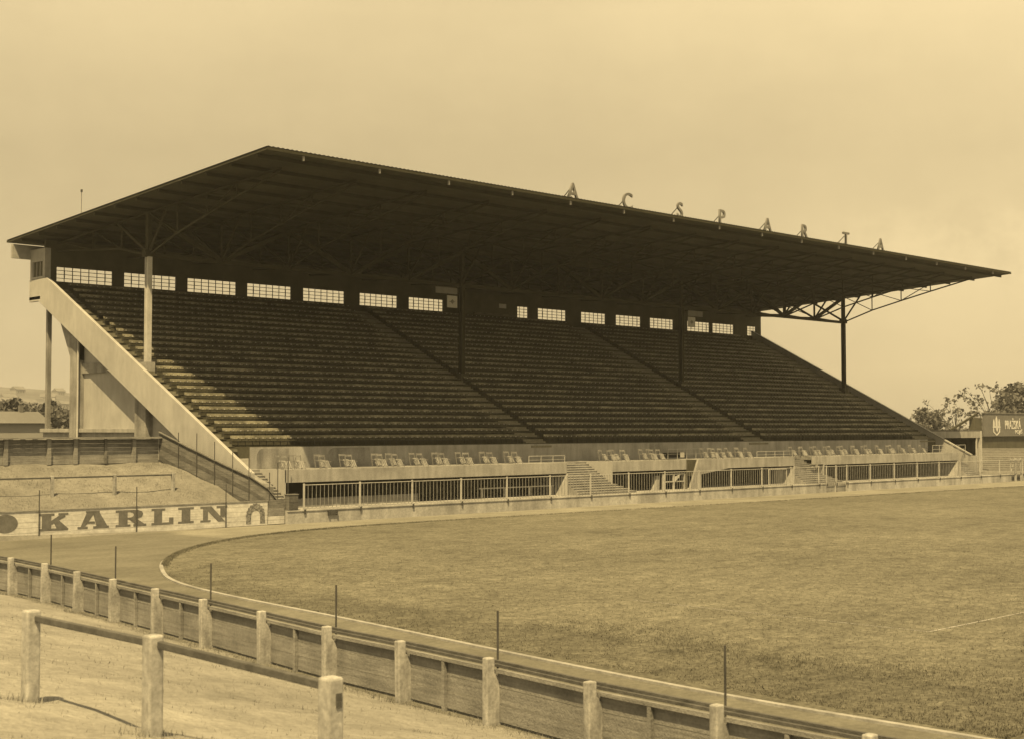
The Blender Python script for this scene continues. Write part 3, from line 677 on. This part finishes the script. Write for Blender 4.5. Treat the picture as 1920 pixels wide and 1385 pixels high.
# ---- roof letters
def text_mesh(s, size, depth, off=0.0):
    cu = bpy.data.curves.new('t', 'FONT'); cu.body = s; cu.size = size; cu.extrude = depth/2; cu.offset = off; cu.align_x = 'CENTER'; cu.resolution_u = 6
    o = bpy.data.objects.new('t', cu); COL.objects.link(o); bpy.context.view_layer.update()
    me = bpy.data.meshes.new_from_object(o.evaluated_get(bpy.context.evaluated_depsgraph_get()))
    bpy.data.objects.remove(o); bpy.data.curves.remove(cu); return me
RL = [('A', 78.15, True), ('C', 84.66, True), ('S', 91.42, False), ('P', 97.3, False), ('A', 104.1, False), ('R', 110.1, False), ('T', 117.2, False), ('A', 123.6, False)]
for i, (c, x, dotted) in enumerate(RL):
    z0 = rz(73.2)+.22
    t = thing('roof_letter', 'free-standing letter %s on the roof edge, %s of the eight letters' % (c, ORD[i]), 'letter', (x+.55, 73.25, z0-.16), 0, 'letters standing on the roof edge')
    me = text_mesh(c, 1.95, .16, .012)
    zs_ = [v.co.y for v in me.vertices]; s = 1.32/(max(zs_)-min(zs_)); mn = min(zs_); xs_ = [v.co.x for v in me.vertices]; xc = (max(xs_)+min(xs_))/2
    for v in me.vertices: v.co = Vector(((v.co.x-xc)*s*1.0, -v.co.z, (v.co.y-mn)*s+.06))
    me.materials.clear(); me.materials.append(MT['letter_roof']); o = bpy.data.objects.new('letter_face', me); COL.objects.link(o); o.parent = t
    m = MB(); m.bar((-.1, .1, 1.0), (-.1, 1.5, -.12), .05); m.bar((.0, .1, .35), (.0, .9, -.08), .04); m.build('brace', 'roof_steel', t)
    m = MB(); m.box(-.35, .35, -.05, .05, 0, .07); m.build('foot', 'roof_steel', t)
    if dotted: m = MB(); m.box(.68, .88, -.1, .1, .0, .22); m.build('full_stop', 'letter_roof', t)
t = thing('roof_mast', 'thin bare mast rising above the left slope of the roof', 'mast', (50.6, 98.4, rz(98.4)+.2))
m = MB(); m.tube([(0, 0, 0), (0, 0, 2.0)], .035); m.build('pole', 'bar_steel', t)
m = MB(); m.box(-.05, .05, -.08, .08, 1.85, 2.05); m.build('cap', 'dark_steel', t)

# ------------------------------------------------------------------ advertising board left of the stand
AB = thing('advertising_board', 'long whitewashed plank board with big dark slab letters beside the track', 'advertising board')
zb0, zb1 = .04, 1.56
m = MB()
for i in range(5): a = zb0+(zb1-zb0)*i/5; m.box(30.6, 51.9, 75.30-.004*(i % 2), 75.36, a, a+(zb1-zb0)/5-.012)
m.build('planks', 'white_board', AB)
m = MB(); m.box(30.6, 51.95, 75.26, 75.38, zb1-.01, zb1+.05); m.build('cap_rail', 'wood', AB)
def karlin(c, x0, x1, z0=.42, z1=1.40):
    w = x1-x0; h = z1-z0; sh = .13   # serif height fraction
    P = []
    def r(a, b, c_, d): P.append([(a, c_), (b, c_), (b, d), (a, d)])
    if c == 'K':
        r(.10, .42, sh, 1-sh); r(0, .52, 0, sh); r(0, .52, 1-sh, 1)
        P.append([(.42, .36), (.42, .58), (.72, .90), (.90, .90), (.90, .78)]); P.append([(.66, 1.0), (.66, .90), (1.0, .90), (1.0, 1.0)])
        P.append([(.50, .50), (.66, .62), (.98, .12), (.60, .12)]); r(.52, 1.0, 0, .12)
    elif c == 'A':
        P.append([(.10, sh), (.24, sh), (.50, .82), (.44, 1.0), (.30, 1.0)]); P.append([(.50, .82), (.44, 1.0), (.68, 1.0), (.95, sh), (.60, sh)])
        P.append([(.30, .30), (.56, .30), (.54, .42), (.34, .42)]); r(0, .32, 0, sh); r(.50, 1.0, 0, sh); r(.26, .70, .97, 1.04)
    elif c == 'R':
        r(.10, .40, sh, 1-sh); r(0, .50, 0, sh); r(0, .60, 1-sh, 1)
        P.append([(.60, 1.0), (.76, .98), (.90, .88), (.93, .72), (.88, .56), (.74, .46), (.58, .43), (.40, .43), (.40, .54), (.52, .54), (.60, .62), (.62, .72), (.58, .82), (.50, 1-sh), (.60, 1-sh)])
        P.append([(.46, .43), (.70, .47), (.97, sh), (.66, sh)]); r(.60, 1.04, 0, sh)
    elif c == 'L':
        r(.12, .48, sh, 1-sh); r(0, .62, 1-sh, 1); r(0, 1.0, 0, sh); r(.80, 1.0, sh, .42)
    elif c == 'I':
        r(.22, .78, sh, 1-sh); r(0, 1, 0, sh); r(0, 1, 1-sh, 1)
    elif c == 'N':
        r(.10, .28, sh, 1-sh); r(0, .38, 0, sh); r(0, .40, 1-sh, 1); P.append([(.28, 1-sh), (.40, 1.0), (.92, .0), (.66, .0), (.28, .70)]); r(.74, .92, .30, 1-sh); r(.60, 1.0, 1-sh, 1)
    m = MB()
    for i, p in enumerate(P): m.prism([(x0+w*u, z0+h*v) for u, v in p], 'y', 75.286-.0012*i, 75.2955)
    m.build('letter', 'letter_dark', AB)
for c, a, b in (('K', 36.36, 38.14), ('A', 38.72, 40.7), ('R', 41.14, 43.08), ('L', 43.51, 45.01), ('I', 45.34, 46.43), ('N', 46.9, 48.85)): karlin(c, a, b)
m = MB(); m.prism([(34.4+.72*math.cos(R(t)), .93+.52*math.sin(R(t))) for t in range(0, 360, 15)], 'y', 75.285, 75.2955); m.build('letter', 'letter_dark', AB)
# painted tyre arch
for nm, r0, r1, mt in (('painted_tyre', .42, .70, 'tyre'),):
    m = MB(); cx, cz = 50.98, .16
    for i in range(20):
        a0, a1 = math.pi*i/20, math.pi*(i+1)/20
        def pt(r_, a): return (cx+r_*math.cos(a), cz+.45*(a > -1)+ (r_*1.15)*math.sin(a)-.0)
        ra = r1+(.04 if i % 2 else 0)
        q = [pt(r0*.82, a0), pt(ra, a0), pt(ra, a1), pt(r0*.82, a1)]; m.prism(q, 'y', 75.284-.0005*(i % 2), 75.2955)
    m.prism([(cx+r0*.82, .16), (cx+r1+.02, .16), (cx+r1, .608), (cx+r0*.82, .608)], 'y', 75.2835, 75.2955); m.prism([(cx-r1-.02, .16), (cx-r0*.82, .16), (cx-r0*.82, .608), (cx-r1, .608)], 'y', 75.2835, 75.2955)
    m.build(nm, mt, AB)
m = MB()
for x in (36.2, 42.3, 48.6, 33.5, 51.7): m.bar((x, 75.42, 0), (x, 75.42, 1.6), .1)
m.build('backing_posts', 'wood_dark', AB)
# dark end panel between board and wall
t = thing('end_panel', 'dark plank panel closing the gap between white board and pitch wall', 'panel', (52.58, 75.3, 0))
for i in range(6):
    z0 = .06+i*.26; m = MB(); m.box(-.62, .62, -.03-.004*(i % 2), .04, z0, z0+.245); m.build('plank', 'wood' if i in (2, 3) else ('wood_dark' if i > 3 else 'white_board'), t)
# thin iron rods standing along the boards
rod0 = None
def rod(x, y, z0, z1, label, grp, r_=.028):
    m = MB(); m.tube([(0, 0, 0), (0, 0, z1-z0)], r_, 6); o = m.build('iron_rod', 'dark_steel'); o.location = (x, y, z0)
    tag(o, label, 'rod', grp)
for i, x in enumerate((36.35, 42.48, 48.72)): rod(x, 75.24, 0, 2.75, 'thin iron rod rising over the white board, %s from left' % ORD[i], 'rods along the white board', .03)

# ------------------------------------------------------------------ sloping plank fence beside the stand
SF = thing('sloping_fence', 'dark plank fence sloping down beside the stand to the white board', 'fence')
path = [(50.0, 85.6, 5.98), (50.4, 82.08, 4.87), (50.9, 79.35, 3.97), (51.4, 76.54, 3.09), (52.2, 75.75, 2.35), (53.25, 75.45, 1.05)]
for a, b in zip(path, path[1:]):
    hgt = 1.9
    for i in range(7):
        m = MB(); za = a[2]-i*.27; zb = b[2]-i*.27
        o = .012*(i % 2)
        m.hexa([(a[0]-o, a[1], za-.255), (a[0]+.04-o, a[1], za-.255), (b[0]+.04-o, b[1], zb-.255), (b[0]-o, b[1], zb-.255)], [(a[0]-o, a[1], za), (a[0]+.04-o, a[1], za), (b[0]+.04-o, b[1], zb), (b[0]-o, b[1], zb)])
        m.build('plank', 'wood_dark' if i % 3 else 'near_rail', SF)
m = MB()
for a, b in zip(path, path[1:]): m.bar((a[0]-.02, a[1], a[2]+.03), (b[0]-.02, b[1], b[2]+.03), .16, .06)
m.build('cap_rail', 'wood_dark', SF)
def slope_at(t):   # t along y
    for a, b in zip(path, path[1:]):
        if b[1] <= t <= a[1]: u = (a[1]-t)/(a[1]-b[1]); return [a[i]+(b[i]-a[i])*u for i in range(3)]
for i, y in enumerate((83.4, 81.5, 79.8, 78.1, 76.6, 75.7)):
    p = slope_at(y); rod(p[0]-.06, p[1], p[2]-1.7, p[2]+(1.25 if i else .7), 'thin iron rod on the sloping plank fence, %s from the top' % ORD[i], 'rods along the sloping fence', .028)
for i, (x, y, z0, z1) in enumerate(((53.1, 75.9, .9, 4.0), (54.2, 76.3, .9, 4.35))): rod(x, y, z0, z1, 'thin iron rod by the left end stairs, %s from left' % ORD[i], 'rods by the end stairs')

# ------------------------------------------------------------------ plank wall at the top of the left embankment
PW = thing('plank_wall', 'weathered plank wall with overhanging cap on the left embankment crest', 'wall', (0, 85.6, 0))
for i in range(6):
    z0 = 3.92+i*.27; m = MB(); m.box(33, 49.95, -.02+.012*(i % 2), .03, z0, z0+.258); m.build('plank', 'wood' if i < 4 else 'wood_dark', PW)  # upper planks darker: shadow of the overhanging cap painted in
m = MB(); m.box(33, 49.98, -.42, .10, 5.58, 5.68); m.build('cap_board', 'wood', PW)
for i, x in enumerate((39.0, 41.9, 43.75, 45.95, 48.0, 36.2)):
    m = MB(); m.box(x-.13, x+.13, -.2, -.03, 3.9, 5.57) if i % 2 == 0 or i == 1 else m.box(x-.09, x+.09, -.12, -.03, 3.9, 5.57); m.build('post', 'wood' if i not in (3,) else 'wood_dark', PW)

# ------------------------------------------------------------------ crush-barrier railings (concrete posts, one timber rail)
def barrier(P, z, label, h=1.36, ps=.22, hole=False, ext=None):
    t = thing('crush_barrier', label, 'railing')
    for i, (x, y) in enumerate(P):
        m = MB(); zz = z(x, y)
        m.box(x-ps/2, x+ps/2, y-ps/2, y+ps/2, zz-.2, zz+h); m.build('post', 'near_post', t, bevel=.03)
    for (x0, y0), (x1, y1) in zip(P, P[1:]):
        m = MB(); m.bar((x0+ps*.2, y0, z(x0, y0)+h-.13), (x1+ps*.2, y1, z(x1, y1)+h-.13), .09, .10); m.build('rail', 'near_rail', t, bevel=.012)
    return t
barrier([(35.1, 79.7), (39.3, 79.7), (43.45, 79.7), (47.6, 79.7)], lambda x, y: 2.03, 'concrete post railing on the bank behind the white board', 1.36, .20)
nb = barrier([(10.0, 20.92), (10.0, 17.23), (10.0, 13.2)], lambda x, y: 2.00 if y > 15 else 1.93, 'nearest concrete post railing on the embankment in the foreground', 1.37, .225)
m = MB(); m.box(9.99, 10.07, 13.07, 13.0885, 2.95, 3.12); m.build('rail_socket', 'near_rail', nb)

# ------------------------------------------------------------------ near track fence
NF = thing('track_fence', 'long timber and concrete fence curving along the near side of the track', 'fence')
def tpost(x, y, dx, dy, tall=1.40):
    # dx,dy : unit direction along fence; outward normal points away from the pitch
    nx_, ny_ = -dy, dx
    if nx_ > 0: nx_, ny_ = -nx_, -ny_
    ln1, ln2 = random.uniform(-.018, .018), random.uniform(-.02, .02)
    def P(a, n_, z): return (x+dx*(a+ln1*z)+nx_*(n_+ln2*z), y+dy*(a+ln1*z)+ny_*(n_+ln2*z), z)
    m = MB(); w = .09
    # shaft with a sloping buttress on the outer face
    prof = [(.09, -.3), (-.31, -.3), (-.31, .74), (-.27, .98), (-.12, 1.10), (-.12, tall), (.09, tall)]
    k = len(m.v); n2 = len(prof)
    for s in (-w, w): m.v += [P(s, a, b) for a, b in prof]
    m.f.append(tuple(range(n2))); m.f.append(tuple(n2+i for i in reversed(range(n2))))
    for i in range(n2): j = (i+1) % n2; m.f.append((i, n2+i, n2+j, j))
    return m.build('post', 'near_post', NF, bevel=.025)
MID = {4: 1, 5: 0, 6: 1, 7: 0, 8: 1, 9: 0, 10: 1, 11: 1, 12: 1, 13: 1, 14: 1}
for i in range(1, len(FEN)-1):
    a = FEN[i-1]; b = FEN[i+1]; d = Vector((b[0]-a[0], b[1]-a[1])).normalized(); tpost(FEN[i][0], FEN[i][1], d.x, d.y, 1.40+random.uniform(-.02, .02))
for i in range(len(FEN)-1):
    a = Vector(FEN[i]); b = Vector(FEN[i+1]); d = (b-a).normalized(); n2 = Vector((-d.y, d.x)); n2 = -n2 if n2.x > 0 else n2
    def PT(t, n_, z): p = a+(b-a)*t+n2*n_; return (p.x, p.y, z)
    for j in range(3):         # horizontal boards on the pitch side
        m = MB(); z0 = .10+j*.36; o = .004*(j % 2)+random.uniform(0, .006); m.bar(PT(.0, -.245-o, z0+.15), PT(1, -.245-o, z0+.15), .03, .345); m.build('board', 'near_board', NF)
    m = MB(); m.bar(PT(0.0, -.40, 1.27), PT(1.0, -.40, 1.27), .08, .07); m.build('rail', 'near_rail', NF)
    m = MB(); m.bar(PT(0.0, -.28, 1.23), PT(1.0, -.28, 1.23), .07, .06); m.build('rail', 'near_rail', NF)
    m = MB(); m.bar(PT(0.03, -.165, 1.15), PT(.97, -.165, 1.15), .08, .08); m.build('rail', 'near_board', NF)
    if MID.get(i, 1): m = MB(); m.bar(PT(.55, -.175, -.1), PT(.55, -.175, 1.10), .09, .09); m.build('batten', 'near_board', NF)
for i, (x, y) in enumerate(((23.84, 48.4), (23.0, 42.1), (22.0, 34.76), (21.15, 27.74), (20.62, 21.42), (20.2, 15.14))):
    rod(x+.02, y, 0, 2.34, 'thin iron rod beyond the near fence, %s from the left' % ORD[i], 'rods along the near track fence', .024)

# ------------------------------------------------------------------ right side: shed, terrace, billboard, trees
t = thing('open_shed', 'low open-fronted shed with pale fascia behind the right end of the stand', 'shed', (0, 84, 0))
m = MB(); m.box(152.5, 166.2, 0, .18, 5.05, 5.85); m.build('fascia', 'concrete', t)
m = MB(); m.prism([(0, 5.85), (7, 5.4), (7, 5.55), (0, 6.02)], 'x', 152.3, 166.6); m.build('roof', 'roof_sheet', t)
m = MB(); m.box(152.5, 166, 3.6, 3.8, .3, 5.2); m.box(152.5, 152.7, .2, 3.6, .3, 5.2); m.box(165.7, 165.85, .5, 3.6, .3, 5.1); m.build('back_wall', 'under_wall', t)
m = MB(); m.box(152.5, 165.2, 1.2, 1.4, .6, 2.7); m.build('front_panel', 'wood', t)
for x in (165.0, 166.0): m = MB(); m.bar((x, .1, .5), (x, .1, 5.05 if x < 166 else 5.9), .16 if x < 166 else .34); m.build('post', 'pale_steel', t)
ts = thing('standing_terrace', 'shallow stepped earth terrace rising behind the far goal on the right', 'terrace')
m = MB()
dirv = Vector((.6, .8, 0)); sid = Vector((.8, -.6, 0)); o0 = Vector((156, 77, 0))
for i in range(12):
    q0 = 14+i*3.3; z1 = 1.0+i*.19; p = o0+dirv*q0
    m.hexa([tuple(p+sid*6+Vector((0, 0, 0))), tuple(p+sid*90), tuple(p+sid*90+dirv*3.3), tuple(p+sid*6+dirv*3.3)], [tuple(p+sid*6+Vector((0, 0, z1))), tuple(p+sid*90+Vector((0, 0, z1))), tuple(p+sid*90+dirv*3.3+Vector((0, 0, z1))), tuple(p+sid*6+dirv*3.3+Vector((0, 0, z1)))])
m.build('steps', rough_gr, ts)
bb = thing('billboard', 'dark roofside billboard with white castle emblem and lettering at the far right', 'billboard', (0, 110, 0))
m = MB(); m.box(218.6, 246, 0, .3, 4.9, 8.72); m.build('panel', 'billboard', bb)
m = MB(); m.box(218.4, 246.2, -.1, .4, 8.72, 8.9); m.build('frame', 'wood_dark', bb)
m = MB(); m.box(216.0, 218.35, .3, 1.3, 3.0, 8.0); m.build('side_building', 'under_wall', bb)
m = MB(); m.bar((208.5, .8, 5.9), (217.6, .8, 8.6), .3, .3); m.build('raking_strut', 'roof_steel', bb)
m = MB(); m.box(214.5, 246, .35, .8, .5, 4.9); m.build('base_wall', 'under_wall', bb)  # dark tone paints in the shadow band below the billboard
def ptext(s, xc, z0, h, wid):
    me = text_mesh(s, 1.0, .04, .012); ys = [v.co.y for v in me.vertices]; xs = [v.co.x for v in me.vertices]
    s_ = h/.73; wsc = wid/((max(xs)-min(xs))*s_)
    for v in me.vertices: v.co = Vector((xc+(v.co.x-min(xs))*s_*wsc, -.03-v.co.z, z0+v.co.y*s_))
    me.materials.clear(); me.materials.append(MT['billboard_letter']); o = bpy.data.objects.new('lettering', me); COL.objects.link(o); o.parent = bb
ptext('PRAŽSKÁ', 226.1, 6.15, 1.5, 5.9); ptext('POJIŠ', 229.8, 5.35, .62, 2.7)
m = MB(); cx = 223.0; yy = (-.05, -.012)
for dx, w, z1 in ((-.95, .28, 7.6), (0, .34, 8.05), (.95, .28, 7.6)):
    m.box(cx+dx-w, cx+dx+w, yy[0], yy[1], 6.62, z1-.35); m.prism([(cx+dx-w, z1-.35), (cx+dx+w, z1-.35), (cx+dx, z1+.25)], 'y', *yy)
m.box(cx-1.35, cx+1.35, yy[0]-.01, yy[1], 6.35, 6.6)
m.prism([(cx-1.25, 6.3), (cx-.95, 6.3), (cx-.9, 5.7), (cx, 5.2), (cx+.9, 5.7), (cx+.95, 6.3), (cx+1.25, 6.3), (cx+1.2, 5.6), (cx, 4.98), (cx-1.2, 5.6)], 'y', *yy)
m.prism([(cx-.3, 6.3), (cx+.6, 6.3), (cx+.2, 5.6), (cx-.1, 5.9)], 'y', *yy)
m.build('emblem', 'billboard_letter', bb)
t = thing('gate', 'pale steel gate at the far right end of the pitch wall', 'gate', (157.1, 75.2, 0))
m = MB()
for x in (-1.3, -.2, .1, 1.3): m.bar((x, 0, 0), (x, 0, 2.75), .10)
for z in (.95, 2.6): m.bar((-1.3, 0, z), (1.3, 0, z), .06)
m.build('frame', 'fence_steel', t)
m = MB(); m.bar((-1.3, 0, .95), (-.2, 0, 2.6), .05); m.bar((1.3, 0, .95), (.1, 0, 2.6), .05); m.build('brace', 'fence_steel', t)

def leaf_tree(name, label, x, y, z0, h, cr, leaf, n_cl, per, size, trunk_h=.35, shape=None, grp=None, lean=0, sp=1.0):
    t = thing(name, label, 'tree', (x, y, z0), 0, grp)
    rnd = random.Random(int(x*7+y)); tb = MB(); tb.tube([(0, 0, 0), (.1*lean, 0, h*trunk_h*.6), (lean*.5, 0, h*trunk_h), (lean, 0, h*.75)], [h*.022, h*.018, h*.014, h*.004], 7)
    cb_ = MB()
    for c in range(n_cl):
        if shape: px, py, pz = shape(rnd)
        else:
            a = rnd.uniform(0, 6.28); u = rnd.uniform(trunk_h*.9, 1.0); rr = cr*math.sqrt(max(0, 1-((u-.62)/.42)**2))*math.sqrt(rnd.random())
            px, py, pz = rr*math.cos(a), rr*math.sin(a), h*u
        base = (lean*.4, 0, h*(trunk_h*.7+.25*rnd.random()))
        if c % 3 == 0: tb.tube([base, ((px+base[0])*.5, (py)*.5, (pz+base[2])*.52), (px, py, pz)], [h*.006, h*.004, h*.0015], 5)
        for q in range(per):
            s = size*rnd.uniform(.5, 1.2); g1 = rnd.gauss(0, sp); g2 = rnd.gauss(0, sp); g3 = rnd.gauss(0, sp*.7)
            cxx, cyy, czz = px+g1, py+g2, pz+g3
            v1 = Vector((rnd.uniform(-1, 1), rnd.uniform(-1, 1), rnd.uniform(-1, 1))).normalized()*s; v2 = v1.cross(Vector((rnd.uniform(-1, 1), rnd.uniform(-1, 1), rnd.uniform(-1, 1)))).normalized()*s*.7
            c3 = Vector((cxx, cyy, czz)); cb_.quad(tuple(c3-v1), tuple(c3-v2), tuple(c3+v1), tuple(c3+v2))
    tb.build('trunk', 'bark', t); cb_.build('crown', leaf, t); return t
leaf_tree('sparse_tree', 'thin open-crowned tree beyond the right end of the stand', 285, 150, 0, 13.6, 9.0, 'leaf', 50, 9, .40, .35, sp=.42)
leaf_tree('sparse_tree', 'taller open-crowned tree behind the left edge of the billboard', 303, 150, 0, 16.2, 8.5, 'leaf', 58, 9, .45, .38, sp=.5)
leaf_tree('dense_tree', 'dense dark rounded tree behind the billboard at the picture edge', 325, 152, 0, 16.0, 8.0, 'leaf_dark', 120, 60, .6, .25, sp=1.0)
leaf_tree('dense_tree', 'low dense bush filling the gap behind the billboard top', 318, 155, 0, 9.5, 5.0, 'leaf_dark', 70, 50, .6, .2, sp=.9)
for i, (x, h) in enumerate(((271, 11.0), (276.5, 10.4))):
    leaf_tree('poplar', ('%s slim poplar standing beyond the right parapet' % ('taller left' if i == 0 else 'shorter right')), x, 150, 0, h, 1.4, 'leaf', 50, 30, .4, .2, sp=.45, shape=lambda r, h=h: (r.gauss(0, .7), r.gauss(0, .7), h*r.uniform(.2, .95)))
for i in range(9):
    x = 262+i*6.5; leaf_tree('shrub', '%s low shrub from left in the hedge beyond the shed' % ORD[i], x, 142+random.uniform(-4, 4), 0, random.uniform(4.8, 6.2), 3.6, 'leaf', 30, 34, .45, .15, grp='hedge shrubs beyond the shed', sp=.8)
# left distance: belt of trees, houses
rnd = random.Random(3)
for i in range(24):
    x = 103+i*1.7; y = 250+rnd.uniform(-16, 20)
    leaf_tree('distant_tree', '%s tree from left in the dark belt below the hills' % ORD[i], x, y, 0, rnd.uniform(8.8, 10.8), 3.0, 'leaf_dark', 44, 50, .65, .05, grp='belt of distant trees on the left', sp=.8)
def house(x, y, z, w, d, h, rh, label, grp=None, rz_=0, big=False):
    t = thing('house', label, 'house', (x, y, z), rz_, grp)
    m = MB(); m.box(-w/2, w/2, -d/2, d/2, -3, h); wl_ = m.build('wall', 'house_wall', t)
    m = MB(); m.prism([(-d/2-.4, h-.02), (d/2+.4, h-.02), (0, h+rh)], 'x', -w/2-.4, w/2+.4); r_ = m.build('roof', 'house_roof', t)
    if big:
        m = MB(); m.box(.9, 1.3, -.3, .2, h+rh*.3, h+rh+.7); m.build('chimney', 'house_roof', r_)
    for i in range(3):
        m = MB(); xx = -w/2+w*(i+1)/4; m.box(xx-w*.05, xx+w*.05, -d/2-.06, -d/2-.01, h*.4, h*.75); m.build('window', 'dark_steel', wl_)
    return t
house(69.0, 150, 0, 5.6, 6, 6.9, 1.3, 'low dark-roofed house just beyond the plank wall on the left', big=True)
house(86, 165, 0, 9, 6, 4.6, 1.6, 'small house with pale gable right of the dark-roofed house')
for i in range(30):
    az = R(21.6+i*.30+rnd.uniform(-.15, .15)); rr = rnd.uniform(1170, 1420); hz = 14+(rr-1150)/250*26
    hz *= (1-.93*sstep(22, 45, math.degrees(az)))
    house(rr*math.sin(az), rr*math.cos(az), hz, rnd.uniform(7, 15), 9, rnd.uniform(4, 7), 3.0, '%s pale house from left on the far hillside' % ORD[i], 'houses on the far hillside', rnd.uniform(-.6, .6))

# ------------------------------------------------------------------ haze
HZ = True
if HZ:
    m = MB(); m.box(-700, 1400, -700, 2950, -4, 75)
    hm = bpy.data.materials.new('haze_air'); hm.use_nodes = True; n = hm.node_tree.nodes; n.clear()
    o_ = n.new('ShaderNodeOutputMaterial'); v = n.new('ShaderNodeVolumePrincipled'); v.inputs['Color'].default_value = (.95, .95, .95, 1); v.inputs['Density'].default_value = .00021; v.inputs['Anisotropy'].default_value = .2
    hm.node_tree.links.new(v.outputs[0], o_.inputs['Volume'])
    tag(m.build('haze', hm), kind='stuff')
